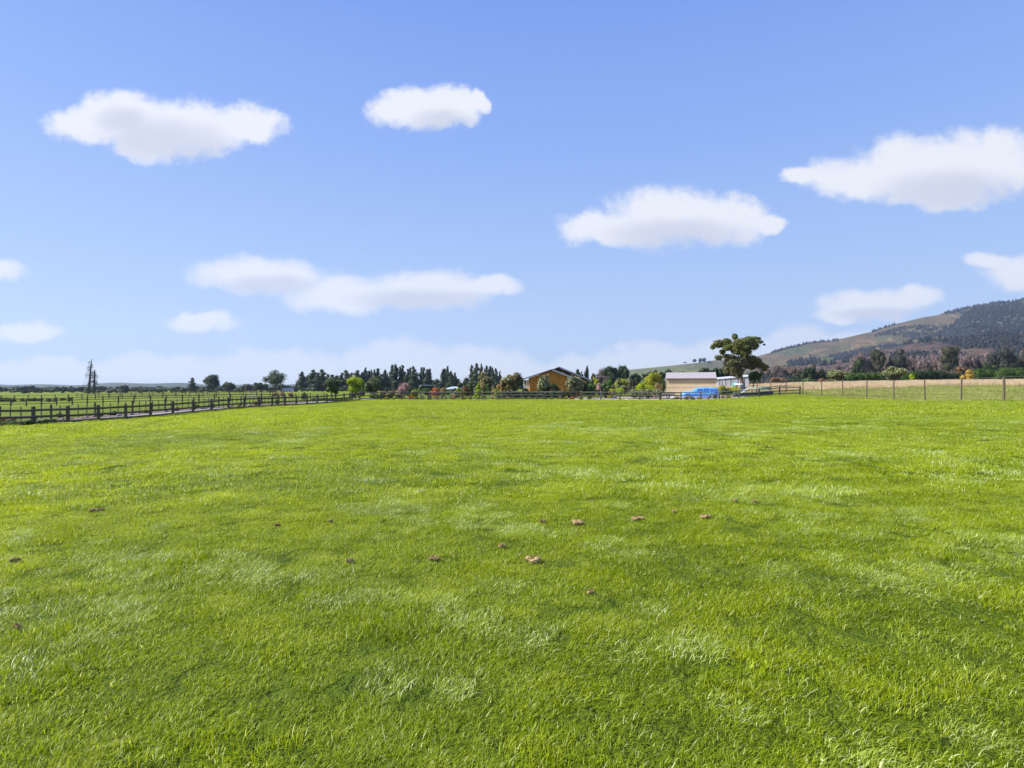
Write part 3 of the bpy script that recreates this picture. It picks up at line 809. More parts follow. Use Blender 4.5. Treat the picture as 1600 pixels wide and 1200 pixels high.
    mb = MB(); mb.box(x(816.8, Y0), x(817.8, Y0), -.1, .05, 0, el[1] + .05); link('veranda_post', mb.mesh('veranda_post', M['barge_dark']), t)
    # little flue on the front roof
    mb = MB(); xx = x(880.5, Y0); mb.tube([(xx, 1.2, roofz(xx)), (xx, 1.2, roofz(xx) + .35)], .07, 8); link('vent_pipe', mb.mesh('vent_pipe', M['white']), t)
build_house()

# ------------------------------------------------------------------ shed
def build_shed():
    Yc = 103.0; Xc = PX(1079, Yc); zb = G(Xc, Yc) - .1; a = math.atan2(Xc, Yc)
    t = thing('shed', 'beige weatherboard shed with pale steel roof behind the bright blue car', 'shed', (Xc, Yc, zb), -a)
    dist = math.hypot(Xc, Yc); half = 77.5 / 2 / F * Yc / math.cos(a) * math.cos(a) + .2
    W2 = 78 / F * Yc * math.cos(a) / 2 * 1.02; D = 7.2
    ze = Z(591, Yc) - zb; zr = Z(582.8, Yc + D / 2) - zb
    mb = MB(); mb.add([(-W2, 0, 0), (W2, 0, 0), (W2, 0, ze), (-W2, 0, ze), (-W2, D, 0), (W2, D, 0), (W2, D, ze), (-W2, D, ze), (-W2, D / 2, zr - .1), (W2, D / 2, zr - .1)],
                      [(0, 1, 2, 3), (5, 4, 7, 6), (1, 5, 6, 9, 2), (4, 0, 3, 8, 7)])
    link('wall', mb.mesh('wall', M['shed_wall']), t)
    nb = 12; bh = ze / nb
    b = MB(); b.add([(-W2 + .06, -.045, 0), (W2 - .06, -.045, 0), (W2 - .06, -.012, bh * .98), (-W2 + .06, -.012, bh * .98), (-W2 + .06, -.003, 0), (W2 - .06, -.003, 0), (W2 - .06, -.003, bh * .98), (-W2 + .06, -.003, bh * .98)],
                    [(0, 1, 2, 3), (0, 4, 5, 1), (3, 2, 6, 7), (0, 3, 7, 4), (1, 5, 6, 2)])
    bm = b.mesh('weatherboard', M['shed_wall'])
    for i in range(nb): link('weatherboard', bm, t, (0, 0, i * bh))
    for s in (-1, 1):
        mb = MB(); x0 = s * W2; mb.box(min(x0, x0 + s * .06) - .05, max(x0, x0 + s * .06) + .05, -.07, .05, 0, ze)
        link('corner_flashing', mb.mesh('corner_flashing', M['cream']), t)
    for s in (-1, 1):
        mb = MB(); ya = D / 2; yb = -.25 if s < 0 else D + .25; zA = zr; zB = ze - (zr - ze) / (D / 2) * .25 + .02; o = .02
        mb.add([(-W2 - o, ya, zA), (W2 + o, ya, zA), (W2 + o, yb, zB), (-W2 - o, yb, zB), (-W2 - o, ya, zA + .07), (W2 + o, ya, zA + .07), (W2 + o, yb, zB + .07), (-W2 - o, yb, zB + .07)],
               [(0, 1, 2, 3), (4, 7, 6, 5), (3, 2, 6, 7), (0, 3, 7, 4), (1, 5, 6, 2)])
        rp = link('roof_plane', mb.mesh('roof_plane', M['shed_roof']), t)
        mb = MB(); nr = 24
        for i in range(nr + 1):
            xx = -W2 + 2 * W2 * i / nr
            mb.add([(xx - .02, ya, zA + .072), (xx + .02, ya, zA + .072), (xx + .02, yb, zB + .072), (xx - .02, yb, zB + .072), (xx, ya, zA + .10), (xx, yb, zB + .10)],
                   [(0, 3, 5, 4), (4, 5, 2, 1), (3, 2, 5)])
        q = link('roof_rib', mb.mesh('roof_ribs', M['shed_roof']), rp); q['kind'] = 'stuff'
    mb = MB(); mb.tube([(-W2 - .05, -.30, ze - .12), (W2 + .05, -.30, ze - .12)], .07, 8); link('gutter', mb.mesh('gutter', M['gutter']), t)
    mb = MB(); mb.tube([(-W2, D / 2, zr + .06), (W2, D / 2, zr + .06)], .06, 6); link('ridge_cap', mb.mesh('ridge_cap', M['shed_roof']), t)
build_shed()

# ------------------------------------------------------------------ covered car
def build_car():
    Y = 92.0; Xc = PX(1093, Y); zb = G(Xc, Y) + .05; a = math.atan2(Xc, Y)
    t = thing('parked_car', 'bright blue car parked behind the fence in front of the beige shed', 'car', (Xc, Y, zb), -a + .04)
    L = 58 / F * Y * 1.0; rng = np.random.default_rng(4)
    prof = [(0, .55), (.015, .78), (.06, .92), (.18, 1.02), (.285, 1.08), (.34, 1.30), (.40, 1.56), (.46, 1.66), (.60, 1.72), (.78, 1.70), (.90, 1.62), (.965, 1.45), (.99, 1.1), (1.0, .7)]
    ns, nc = 64, 22; V = []
    for i in range(ns):
        s = i / (ns - 1); s = .5 - .5 * math.cos(math.pi * s)
        h = np.interp(s, [p[0] for p in prof], [p[1] for p in prof]); hw = .92 * min(1, (max(1e-3, 1 - abs(2 * s - 1) ** 10)) ** .5 * 1.0 + .02) ; hw = max(hw, .55)
        low = .16 + .05 * math.sin(s * 9)
        for j in range(nc):
            q = j / (nc - 1); th = math.pi * q; c = math.cos(th); sn = math.sin(th)
            e = .42
            yy = -hw * math.copysign(abs(c) ** e, c); zz = low + (h - low) * abs(sn) ** .5
            tuck = 1 - .12 * (1 - min(1, zz / h)) * 0 - .10 * max(0, (zz - .95) / .8)
            fold = .018 * math.sin(s * 70 + 3 * math.sin(zz * 5)) * (1 - min(1, zz / 1.7)) + .012 * math.sin(s * 31 + zz * 4) + rng.normal() * .006
            V.append(((s - .5) * L, yy * tuck * (1 + fold * 1.6), zz + fold * .5))
    idx = np.arange(ns * nc).reshape(ns, nc)
    f = [tuple(q) for q in np.stack([idx[:-1, :-1], idx[1:, :-1], idx[1:, 1:], idx[:-1, 1:]], -1).reshape(-1, 4)]
    f += [tuple(idx[0, ::-1][::-1]), tuple(idx[-1, ::-1])]
    link('body', mesh_np('body', V, f, M['blue'], True), t)
    def skin(sx, th, out):
        h = np.interp(sx, [p[0] for p in prof], [p[1] for p in prof]); zz = .18 + (h - .18) * math.sin(th) ** .5
        tuck = 1 - .10 * max(0, (zz - .95) / .8)
        return ((sx - .5) * L, -.92 * math.cos(th) ** .42 * tuck - out, zz)
    for (a0, a1, t1) in ((.425, .565, .80), (.585, .735, .86), (.755, .90, .80)):
        V = []; n1, n2 = 6, 5
        for q in range(n1):
            for w_ in range(n2): V.append(skin(a0 + (a1 - a0) * q / (n1 - 1) + (.02 if q == 0 else 0) * w_ / 4, .34 + (t1 - .34) * w_ / (n2 - 1), .03))
        idx = np.arange(n1 * n2).reshape(n1, n2)
        link('window', mesh_np('window', V, [tuple(q) for q in np.stack([idx[:-1, :-1], idx[1:, :-1], idx[1:, 1:], idx[:-1, 1:]], -1).reshape(-1, 4)], M['car_glass'], True), t)
    mb = MB(); mb.box(.35 * L, .43 * L, -.945, -.91, .72, .80); link('tail_light', mb.mesh('tail_light', M['rust']), t)
    mb = MB(); mb.box(-.36 * L, .40 * L, -.955, -.925, .50, .56); link('side_trim', mb.mesh('side_trim', M['car_glass']), t)
    wm = MB(); wm.tube([(0, -.24, 0), (0, .24, 0)], .34, 16); wme = wm.mesh('wheel', M['tyre'])
    rm = MB(); rm.tube([(0, -.26, 0), (0, -.241, 0)], .19, 12); rme = rm.mesh('rim', M['rim'])
    for x in (-.30 * L, .31 * L):
        for y in (-.74, .74):
            w = link('wheel', wme, t, (x, y, .33)); link('rim', rme, w)
build_car()

# ------------------------------------------------------------------ yard clutter
def at(px, Y, dz=0): X = PX(px, Y); return (X, Y, G(X, Y) + dz)
def face(px, Y): return -math.atan2(PX(px, Y), Y)
def build_trailer():
    Y = 93.0; t = thing('flat_trailer', 'low grey flatbed trailer with one visible wheel left of the bright blue car', 'trailer', at(1046, Y, .04), face(1046, Y))
    mb = MB(); mb.box(-1.25, 1.3, -.8, .8, .50, .60); link('deck', mb.mesh('deck', M['steel_grey']), t)
    mb = MB(); mb.box(-1.25, .9, -.8, -.76, .60, .88); link('side_board', mb.mesh('side_board', M['steel_grey']), t)
    mb = MB(); mb.box(-1.25, .9, .76, .8, .60, .88); link('side_board', mb.mesh('side_board', M['steel_grey']), t)
    mb = MB(); mb.box(-1.29, -1.255, -.76, .76, .60, 1.5); link('head_frame', mb.mesh('head_frame', M['steel_grey']), t)
    mb = MB(); mb.tube([(1.3, -.5, .55), (2.1, 0, .5), (1.3, .5, .55)], .04, 6); link('drawbar', mb.mesh('drawbar', M['steel_grey']), t)
    for y in (-.92, .92):
        mb = MB(); mb.tube([(-.2, y - .09, .3), (-.2, y + .09, .3)], .3, 14); w = link('wheel', mb.mesh('wheel', M['tyre']), t)
        mb = MB(); s = -1 if y < 0 else 1; mb.tube([(-.2, y + s * .092, .3), (-.2, y + s * .11, .3)], .17, 10); link('rim', mb.mesh('rim', M['rim']), w)
        mb = MB(); mb.box(-.6, .2, y - .13, y + .13, .64, .67); link('mudguard', mb.mesh('mudguard', M['steel_grey']), t)
build_trailer()
def build_barrow():
    Y = 90.0; t = thing('wheelbarrow', 'red-brown wheelbarrow with white handles beside the gravel yard', 'wheelbarrow', at(1026, Y, .04), .2)
    mb = MB(); mb.add([(-.55, -.35, .75), (.45, -.35, .72), (.45, .35, .72), (-.55, .35, .75), (-.3, -.2, .35), (.3, -.2, .32), (.3, .2, .32), (-.3, .2, .35)],
                      [(4, 5, 6, 7)[::-1], (0, 4, 5, 1)[::-1], (1, 5, 6, 2)[::-1], (2, 6, 7, 3)[::-1], (3, 7, 4, 0)[::-1], (0, 1, 2, 3)])
    link('tray', mb.mesh('tray', M['rust']), t)
    for y in (-.25, .25):
        mb = MB(); mb.tube([(.6, 0, .22), (.2, y * .8, .34), (-.9, y, .62)], .025, 6); link('handle', mb.mesh('handle', M['pipe']), t)
        mb = MB(); mb.tube([(-.2, y, .45), (-.3, y, 0)], .025, 6); link('leg', mb.mesh('leg', M['pipe']), t)
    mb = MB(); mb.tube([(.62, -.05, .2), (.62, .05, .2)], .2, 12); link('wheel', mb.mesh('wheel', M['tyre']), t)
build_barrow()
def build_long_shed():
    Y = 140.0; t = thing('long_white_shed', 'long low white sheet-walled shed behind the big gum tree', 'shed', at(1143.5, Y, 0), face(1143, Y))
    w = 50 / F * Y; z0 = Z(592.5, Y) - at(1143, Y)[2]; z1 = Z(588, Y) - at(1143, Y)[2]
    x0, x1 = -w / 2, w / 2; segs = [0, .14, .32, .47, .68, .86, 1]
    for i in range(6):
        a = x0 + (x1 - x0) * segs[i] + .05; b = x0 + (x1 - x0) * segs[i + 1] - .05
        h = z0 + (z1 - z0) * (segs[i] + segs[i + 1]) / 2
        mb = MB(); mb.box(a, b, 0, .06, 0, h - .12); link('wall_panel', mb.mesh('wall_panel', M['white_wall']), t)
    for s in segs:
        mb = MB(); h = z0 + (z1 - z0) * s; xx = x0 + (x1 - x0) * s; mb.box(xx - .045, xx + .045, -.06, .10, 0, h); link('post', mb.mesh('post', M['tarp_dark']), t)
    mb = MB(); mb.add([(x0 - .1, -.2, z0), (x1 + .1, -.2, z1), (x1 + .1, 5, z1 + .5), (x0 - .1, 5, z0 + .5), (x0 - .1, -.2, z0 - .1), (x1 + .1, -.2, z1 - .1), (x1 + .1, 5, z1 + .4), (x0 - .1, 5, z0 + .4)],
                      [(0, 1, 2, 3), (7, 6, 5, 4), (0, 4, 5, 1), (1, 5, 6, 2), (2, 6, 7, 3), (3, 7, 4, 0)])
    link('roof', mb.mesh('roof', M['white_wall']), t)
build_long_shed()
def build_clutter():
    Y = 112.0
    t = thing('water_tank', 'small teal plastic tank in front of the long white shed', 'tank', at(1148, Y))
    mb = MB(); h = Z(597, Y) - at(1148, Y)[2]; mb.tube([(0, 0, 0), (0, 0, h * .85), (0, 0, h * .96), (0, 0, h)], [.52, .52, .35, .12], 14); link('body', mb.mesh('body', M['teal'], True), t)
    mb = MB(); mb.tube([(0, 0, h), (0, 0, h + .06)], .14, 10); link('lid', mb.mesh('lid', M['tarp_dark']), t)
    t = thing('white_boat', 'small white dinghy hull leaning beside the teal tank', 'boat', at(1155, Y - 1))
    h2 = Z(599, Y) - at(1155, Y - 1)[2]
    mb = MB(); V = []; 
    for i in range(7):
        s = i / 6; wv = .42 * math.sin(math.pi * min(1, .15 + s * .85)) + .03
        for j in range(6):
            q = j / 5 * math.pi; V.append(((s - .5) * 1.6, -wv * math.cos(q), h2 - .12 - .0 + math.sin(q) * .28 - .2))
    idx = np.arange(42).reshape(7, 6); f = [tuple(q) for q in np.stack([idx[:-1, :-1], idx[1:, :-1], idx[1:, 1:], idx[:-1, 1:]], -1).reshape(-1, 4)] + [tuple(idx[0]), tuple(idx[-1][::-1]) ]
    link('hull', mesh_np('hull', V, f, M['white'], True), t)
    mb = MB()
    for xx in (-.5, .5): mb.box(xx - .05, xx + .05, -.3, .3, 0, h2 - .30)
    link('trestle', mb.mesh('trestle', M['wood']), t)
    t = thing('tarpaulin_heap', 'dark tarpaulin heap at the foot of the big gum tree', 'tarpaulin', at(1159.5, 100))
    rng = np.random.default_rng(3); bv, bf = blob((0, 0, .5), (.75, .7, 1.1), rng, (10, 8), .1); bv[:, 2] = np.maximum(bv[:, 2], 0)
    link('sheet', mesh_np('sheet', bv, [bf], M['tarp_dark']), t)
    # stacked pipes and frames
    Yp = 92.0
    t = thing('pipe_stack', 'untidy stack of pale pipes and frames leaning beyond the fence', 'pipes', at(1161, Yp))
    r = random.Random(2)
    for i in range(9):
        mb = MB(); x = r.uniform(-.9, .5); y = r.uniform(-.4, .5)
        mb.tube([(x, y, .1 + .08 * i), (x + r.uniform(.9, 1.8), y + r.uniform(-.2, .2), .35 + .13 * i * r.uniform(.6, 1))], .05, 6)
        link('pipe', mb.mesh('pipe', M['pipe']), t)
    mb = MB(); mb.box(-1.3, 1.2, -.5, .5, 0, .12); link('pallet', mb.mesh('pallet', M['wood']), t)
    t = thing('straw_heap', 'brown heap of dry straw and prunings beside the pale pipes', 'heap', at(1176, 91.5))
    link('straw', crown_mesh('straw', [(0, 0, .4, 1.1, .8, .75), (.7, 0, .3, .7, .6, .5)], 900, .14, M['straw'], 5, elong=2.5), t)['kind'] = 'stuff'
    t = thing('trampoline', 'round trampoline with teal netting beyond the rail fence corner', 'trampoline', at(1188, 96))
    h = Z(604, 96) - at(1188, 96)[2]; R = 1.7
    N_ = 24
    ringf = lambda rad, zz, rr: [(math.cos(k * 2 * math.pi / N_) * rad, math.sin(k * 2 * math.pi / N_) * rad, zz) for k in range(N_ + 1)]
    mb = MB(); mb.tube(ringf(R, .8, 0), .05, 5, False); link('frame', mb.mesh('frame', M['teal']), t)
    v = ringf(R * .96, .8, 0)[:-1]; link('mat', mesh_np('mat', v, [tuple(range(N_))], M['tarp_dark']), t)
    for k in range(8):
        a = k * math.pi / 4 + .2; mb = MB(); mb.tube([(math.cos(a) * R, math.sin(a) * R, 0), (math.cos(a) * R, math.sin(a) * R, h)], .03, 5); link('leg', mb.mesh('leg', M['teal']), t)
    mb = MB(); V = ringf(R * .985, .82, 0)[:-1] + ringf(R * .985, h * .96, 0)[:-1]
    f = [(k, (k + 1) % N_, N_ + (k + 1) % N_, N_ + k) for k in range(N_) if k % 2 == 0 or k in (17, 19)]
    link('net', mesh_np('net', V, f, M['teal_net']), t)
    for q, (px, mm, lb) in enumerate(((1166, 'steel_grey', 'long dark green trough under the pale pipes'), (1193, 'tarp_dark', 'dark open crate with grey rim under the teal netting'))):
        w = (1.9, 1.35)[q]; t = thing(('trough', 'crate')[q], lb, ('trough', 'crate')[q], at(px, 89))
        mb = MB(); mb.box(-w, w, -.4, -.35, 0, .55); mb.box(-w, w, .35, .4, 0, .55); mb.box(-w, -w + .05, -.35, .35, 0, .55); mb.box(w - .05, w, -.35, .35, 0, .55); mb.box(-w + .05, w - .05, -.35, .35, .05, .1)
        link('side', mb.mesh('side', M['tarp_dark']), t)
        mb = MB(); mb.tube([(-w, -.375, .58), (w, -.375, .58), (w, .375, .58), (-w, .375, .58), (-w, -.375, .58)], .035, 5); link('rim', mb.mesh('rim', M['steel_grey']), t)
    # distant white cottage
    Y = 400.0; t = thing('white_cottage', 'tiny white cottage among trees at the far side of the left field', 'cottage', at(448, Y), 0)
    zb = at(448, Y)[2]; w = 6.2; ze = Z(608.5, Y) - zb; zr = Z(606, Y) - zb
    mb = MB(); mb.box(-w / 2, w / 2, 0, 5, 0, ze); link('wall', mb.mesh('wall', M['white']), t)
    mb = MB(); mb.add([(-w / 2 - .3, -.4, ze), (w / 2 + .3, -.4, ze), (w / 2 + .3, 5.4, ze), (-w / 2 - .3, 5.4, ze), (-w / 2 - .3, 2.5, zr), (w / 2 + .3, 2.5, zr)], [(0, 1, 5, 4), (2, 3, 4, 5), (0, 4, 3), (1, 2, 5), (0, 3, 2, 1)])
    link('roof', mb.mesh('roof', M['white_wall']), t)
    for i in range(3):
        mb = MB(); x = -2.2 + i * 1.9; mb.box(x, x + .9, -.05, -.005, .9, ze - .5); link('window', mb.mesh('window', M['glass']), t)
    # garden frame with flat top
    Y = 118.0; t = thing('garden_arbour', 'pale flat-topped garden frame on thin posts behind the orange shrub', 'arbour', at(668, Y))
    zb = at(668, Y)[2]; h = Z(601.5, Y) - zb; w = 3.3
    mb = MB(); mb.box(-w / 2, w / 2, -.6, .6, h - .10, h); link('top', mb.mesh('top', M['pipe']), t)
    for s in (-1, 1):
        for u in (-.5, .5):
            mb = MB(); mb.tube([(s * w / 2 * .95, u, 0), (s * w / 2 * .95, u, h - .1)], .04, 5); link('post', mb.mesh('post', M['pipe']), t)
    Y = 112.0; t = thing('garden_tent', 'small blue-grey pitched garden shelter among the shrubs', 'shelter', at(709, Y))
    zb = at(709, Y)[2]; h = Z(604, Y) - zb; w = 1.9
    mb = MB(); mb.add([(-w, -.8, h - .5), (w * .8, -.8, h - .5), (w * .8, .8, h - .5), (-w, .8, h - .5), (-w * .2, 0, h), (w * .3, 0, h)], [(0, 1, 5, 4), (2, 3, 4, 5), (0, 4, 3), (1, 2, 5), (0, 3, 2, 1)]); link('roof', mb.mesh('roof', M['bluegrey']), t)
    for x in (-w * .9, w * .7):
        for y in (-.7, .7): mb = MB(); mb.tube([(x, y, 0), (x, y, h - .5)], .05, 5); link('post', mb.mesh('post', M['wood']), t)
    # pale upright garden post by the house
    t = thing('garden_post', 'thin pale upright post in front of the orange house wall', 'post', at(879, 88))
    mb = MB(); mb.tube([(0, 0, 0), (0, 0, Z(603, 88) - at(879, 88)[2])], .05, 6); link('stake', mb.mesh('stake', M['wood_pale']), t)
    # pale rock
    for px, Y, w, lb in ((958, 96, .75, 'pale rounded boulder among the shrubs right of the house'), (1052, 89, .5, 'pale stone lying by the trailer')):
        bv, bf = blob((0, 0, .15), (w, w * .7, w * .62), np.random.default_rng(int(px)), (9, 7), .08)
        tag(link('boulder', mesh_np('boulder', bv, [bf], M['rock_pale']), None, at(px, Y)), lb, 'boulder')
build_clutter()

# ------------------------------------------------------------------ big gum tree
def build_gum():
    Y = 124.0; X0 = PX(1160, Y); zb = G(X0, Y)
    t = thing('gum_tree', 'large spreading gum tree with bare lower trunk rising beside the shed', 'tree', (X0, Y, zb))
    rng = np.random.default_rng(21)
    L = [(1125, 537, 9, 6.5), (1120, 541, 4, 4), (1129, 545, 7, 5), (1142, 533, 9, 6), (1148, 526.5, 4, 5), (1155, 537, 13, 8), (1166, 534, 11, 8), (1172, 541, 8, 7), (1150, 548, 9, 6.5), (1163, 546, 7, 5),
         (1182, 527.5, 5, 2.6), (1188, 528.5, 4, 2.2), (1180, 536, 4, 2.6), (1186, 540, 2, 1.2), (1129, 558, 6, 4.5), (1138, 556, 6, 3.5), (1151, 558, 9, 6), (1147, 568, 10, 7), (1157, 566, 6, 7), (1141, 577, 5, 8), (1150, 581, 7, 8), (1154, 586, 5, 4),
         (1172, 561, 7, 5), (1180, 564, 10, 6), (1188, 571, 7, 5), (1170, 571, 6, 4), (1196, 573, 6, 4), (1203, 577, 4, 2.5),
         (1161, 551, 9, 7), (1152, 573, 8, 7), (1166, 558, 7, 6), (1140, 567, 7, 5), (1161, 543, 10, 6), (1147, 541, 8, 6), (1135, 540, 6, 5), (1165, 568, 6, 5), (1152, 563, 10, 7), (1145, 574, 8, 7), (1176, 573, 7, 5), (1154, 580, 6, 5), (1158, 546, 8, 5), (1133, 549, 5, 4), (1183, 533, 3, 2)]
    s = Y / F
    top = []; low = []
    for (cx, cy, rx, ry) in L:
        dyy = rng.normal() * 1.6
        l = ((cx - 1160) * s, dyy, (HZ - cy) * s + CZ - zb, rx * s * 1.02, max(rx, ry) * s, ry * s * 1.0)
        (low if cy > 557 and cx < 1160 else top).append(l)
    c = link('crown', crown_mesh('crown', top, 26000, .24, LM['gum'], 22, core=0, shell=.25), t)
    c = link('crown', crown_mesh('crown', low, 13000, .24, LM['gumgrey'], 23, core=0, shell=.25), t); c['label'] = 'duller hanging lower foliage'
    p = lambda px, py, d=0: ((px - 1160) * s, d, (HZ - py) * s + CZ - zb)
    mb = MB()
    mb.tube([(0, 0, -.3), p(1160, 600), p(1158, 590), p(1157, 578), p(1160, 566), p(1157, 553), p(1153, 542)], [.62, .48, .42, .36, .28, .2, .1], 8)
    for pts, r in (([p(1159, 572), p(1165, 562, .4), p(1169, 550, .6), p(1173, 540, .8), p(1182, 530, .5)], [.26, .2, .15, .1, .04]),
                   ([p(1158, 562), p(1150, 553, -.5), p(1141, 546, -.8), p(1130, 541, -.6)], [.22, .17, .12, .05]),
                   ([p(1158, 580), p(1168, 574, -.5), p(1182, 568, -.8), p(1198, 574, -.5)], [.22, .16, .12, .04]),
                   ([p(1158, 575), p(1150, 566, .6), p(1138, 560, .8), p(1130, 558, .6)], [.18, .14, .1, .04]),
                   ([p(1158, 588), p(1152, 582, -.6), p(1146, 575, -.9)], [.16, .12, .04])):
        mb.tube(pts, r, 6)
    link('trunk', mb.mesh('trunk', M['bark_red'], True), t)
build_gum()

# ------------------------------------------------------------------ dead trees
def dead_tree(px, ytop, ybase, Y, label, seed, lean):
    X = PX(px, Y); zb = G(X, Y); h = Z(ytop, Y) - zb
    t = thing('dead_tree', label, 'tree', (X, Y, zb), 0, 'bare dead conifers in the left field')
    rng = random.Random(seed); mb = MB()
    mb.tube([(-lean * .6, 0, -.5), (-lean * .3, 0, h * .3), (0, 0, h * .65), (lean * .3, 0, h)], [.62, .5, .34, .12], 8); link('trunk', mb.mesh('trunk', M['dead_wood'], True), t)
    mb = MB()
    for i in range(60):
        z = h * rng.uniform(.14, .93); a = rng.random() * 6.28; L = (h * .22) * (1.15 - z / h) * rng.uniform(.5, 1.2) + .4
        x0 = -lean * .3 + lean * .6 * z / h * .5
        p1 = (x0 + math.cos(a) * L * .5, math.sin(a) * L * .5, z + L * .16); p2 = (x0 + math.cos(a) * L, math.sin(a) * L, z - L * .25)
        mb.tube([(x0, 0, z), p1, p2], [.09, .065, .03], 4, False)
        for k in range(2):
            q = rng.uniform(.4, 1); b = (x0 + math.cos(a) * L * q, math.sin(a) * L * q, z + L * .1)
            mb.tube([b, (b[0] + rng.uniform(-.6, .6), b[1] + rng.uniform(-.6, .6), b[2] - rng.uniform(.6, 1.7))], [.035, .02], 3, False)
    link('branch', mb.mesh('branches', M['dead_wood']), t)['kind'] = 'stuff'
dead_tree(141.5, 561, 617, 262, 'taller leaning bare dead conifer standing in the left field', 3, 1.6)
dead_tree(147.5, 577, 617, 265, 'shorter bare dead conifer with drooping twigs beside the taller one', 5, .3)

# ------------------------------------------------------------------ background trees, left to right
marks = [(-999, 'the picture edge at the left'), (140, 'the dead conifers'), (299, 'the sparse umbrella-shaped tree'), (357, 'the round dense tree')]
xs_far = []; x = -20
rr = random.Random(9)
while x < 470:
    xs_far.append(x); x += rr.uniform(8, 13)
marks_l = [(-999, 'the left end'), (60, 'the darkest clump'), (140, 'the dead conifers'), (215, 'the dark round-topped tree'), (299, 'the sparse umbrella-shaped tree'), (357, 'the round dense tree'), (430, 'the big many-stemmed tree')]
labs = ordinal_labels(xs_far, marks_l, 'hazy low tree in the far row, {} from {}')
for x, lb in zip(xs_far, labs):
    tp = rr.uniform(602.8, 607) if x < 380 else rr.uniform(598, 604)
    if 36 < x < 60: tp = 602.5 + rr.random()
    plant('far_field_tree', lb, 'tree', x, tp, 614, rr.uniform(13, 22), rr.uniform(470, 530), 'round', rr.choice(['dark', 'mid', 'olive', 'mid']), 'low row of trees beyond the left field', trunk=False, n=260)
xs2 = []; x = -25
while x < 470: xs2.append(x); x += rr.uniform(13, 21)
labs = ordinal_labels(xs2, marks_l, 'paler tree behind the low far row, {} from {}')
for x, lb in zip(xs2, labs):
    plant('distant_tree', lb, 'tree', x, rr.uniform(602.5, 605.5), 612, rr.uniform(16, 26), rr.uniform(850, 950), 'round', rr.choice(['mid', 'olive']), 'hazy trees behind the low row', trunk=False, n=220)

plant('umbrella_tree', 'sparse tree with umbrella-shaped tiers above the low far row', 'tree', 299.5, 590.5, 600, 17, 400, 'layered', 'dark', crown0=.25)
plant('broad_tree', 'broad dark tree with ragged top left of the round dense tree', 'tree', 331, 585, 604, 30, 400, 'round', 'dark', dense=.9, crown0=.12)
plant('round_tree', 'round dense green tree in the middle of the far left row', 'tree', 357, 595, 606, 19, 400, 'round', 'mid', crown0=.08)
plant('dark_round_tree', 'dark round-topped tree standing above the hazy row right of the dead conifers', 'tree', 196, 600, 612, 13, 420, 'round', 'dark', crown0=.05)
plant('clump_tree', 'dark flat-topped clump tree near the left end of the field', 'tree', 46, 602.5, 612, 22, 420, 'round', 'dark', crown0=.05)
plant('many_stemmed_tree', 'big tree with several ragged pointed tops left of the white cottage', 'tree', 430, 579.5, 603, 34, 400, 'round', 'mid', dense=.75, crown0=.15)
for i, (x, tp, w) in enumerate([(388, 599, 16), (403, 598, 17), (415, 600, 14), (458, 603, 12)]):
    plant('low_tree', ['grey-green low tree right of the round dense tree', 'second grey-green low tree halfway to the many-stemmed tree', 'dark low tree touching the many-stemmed tree', 'low dull tree behind the white cottage'][i], 'tree', x, tp, 611, w, 420, 'round', ['olive', 'mid', 'dark', 'olive'][i], trunk=False)

con = [(472, 581, 13), (480, 588, 12), (490, 578, 14), (497, 583, 12), (503, 578, 13), (512, 585, 12), (520, 586, 13), (527, 587, 12), (534, 583, 13), (541.5, 579, 12), (549, 583, 12), (558, 579, 13), (566, 582, 12),
       (571.5, 575, 10), (577, 580, 9), (580.5, 578, 8), (584.5, 578, 9), (589.6, 576.5, 10), (595, 585, 12), (601, 578.5, 8), (605, 584, 9), (613.6, 571, 10), (618, 570, 9), (625, 574, 10), (628.5, 571, 10), (637, 577, 9), (641.5, 575, 9),
       (646, 572.5, 9), (651, 582, 10), (659, 574.5, 10), (662, 575, 9), (668, 577.5, 10), (671, 577, 8),
       (692, 578, 10), (695, 577, 11), (700, 573, 13), (705, 580, 10), (711, 583, 6), (737, 571, 10), (744, 568.5, 12), (752, 568.5, 9), (760, 572, 8), (765.5, 572.5, 8), (769.5, 575, 8), (775, 576, 8)]
marks_c = [(0, 'the white cottage'), (519, 'the pale-tipped oval shrub tree'), (555, 'the lime-green ball tree'), (582, 'the second oval shrub tree'), (609, 'the clipped mounds'), (640, 'the pink blossom tree'), (681, 'the orange shrub'), (725, 'the garden tent'), (757, 'the brown-tipped magnolia')]
labs = ordinal_labels([c[0] for c in con], marks_c, 'dark pointed far conifer, {} from {}')
for i_c, ((x, tp, w), lb) in enumerate(zip(con, labs)):
    plant('conifer', lb, 'tree', x, tp, 610, w * (1.6 + (i_c * 7 % 5) * .25), 350 + rr.uniform(-18, 18), 'conifer', 'conifer', 'line of dark conifers beyond the garden', n=1000)
under = [(470, 594, 18), (486, 592, 20), (502, 592, 22), (520, 593, 22), (538, 592, 20), (556, 593, 20), (575, 592, 20), (596, 594, 20), (615, 592, 22), (634, 592, 22), (652, 593, 20), (668, 593, 18),
         (680, 592, 22), (698, 588, 22), (716, 591, 22), (728, 590, 18), (742, 588, 20), (760, 590, 20), (778, 592, 20), (795, 594, 18), (812, 596, 18)]
labs = ordinal_labels([c[0] for c in under], marks_c, 'dark rounded tree under the conifers, {} from {}')
for (x, tp, w), lb in zip(under, labs):
    plant('rounded_tree', lb, 'tree', x, tp - (6 if x < 680 else 3) * rr.random(), 611, w, 372 + rr.uniform(-10, 10), 'round', rr.choice(['dark', 'dark', 'mid']), 'dark rounded trees under the conifers', trunk=False, n=520)
plant('grey_pine', 'paler hazy grey pine right of the last conifer tops', 'tree', 781, 580, 606, 9, 480, 'conifer', 'mid')
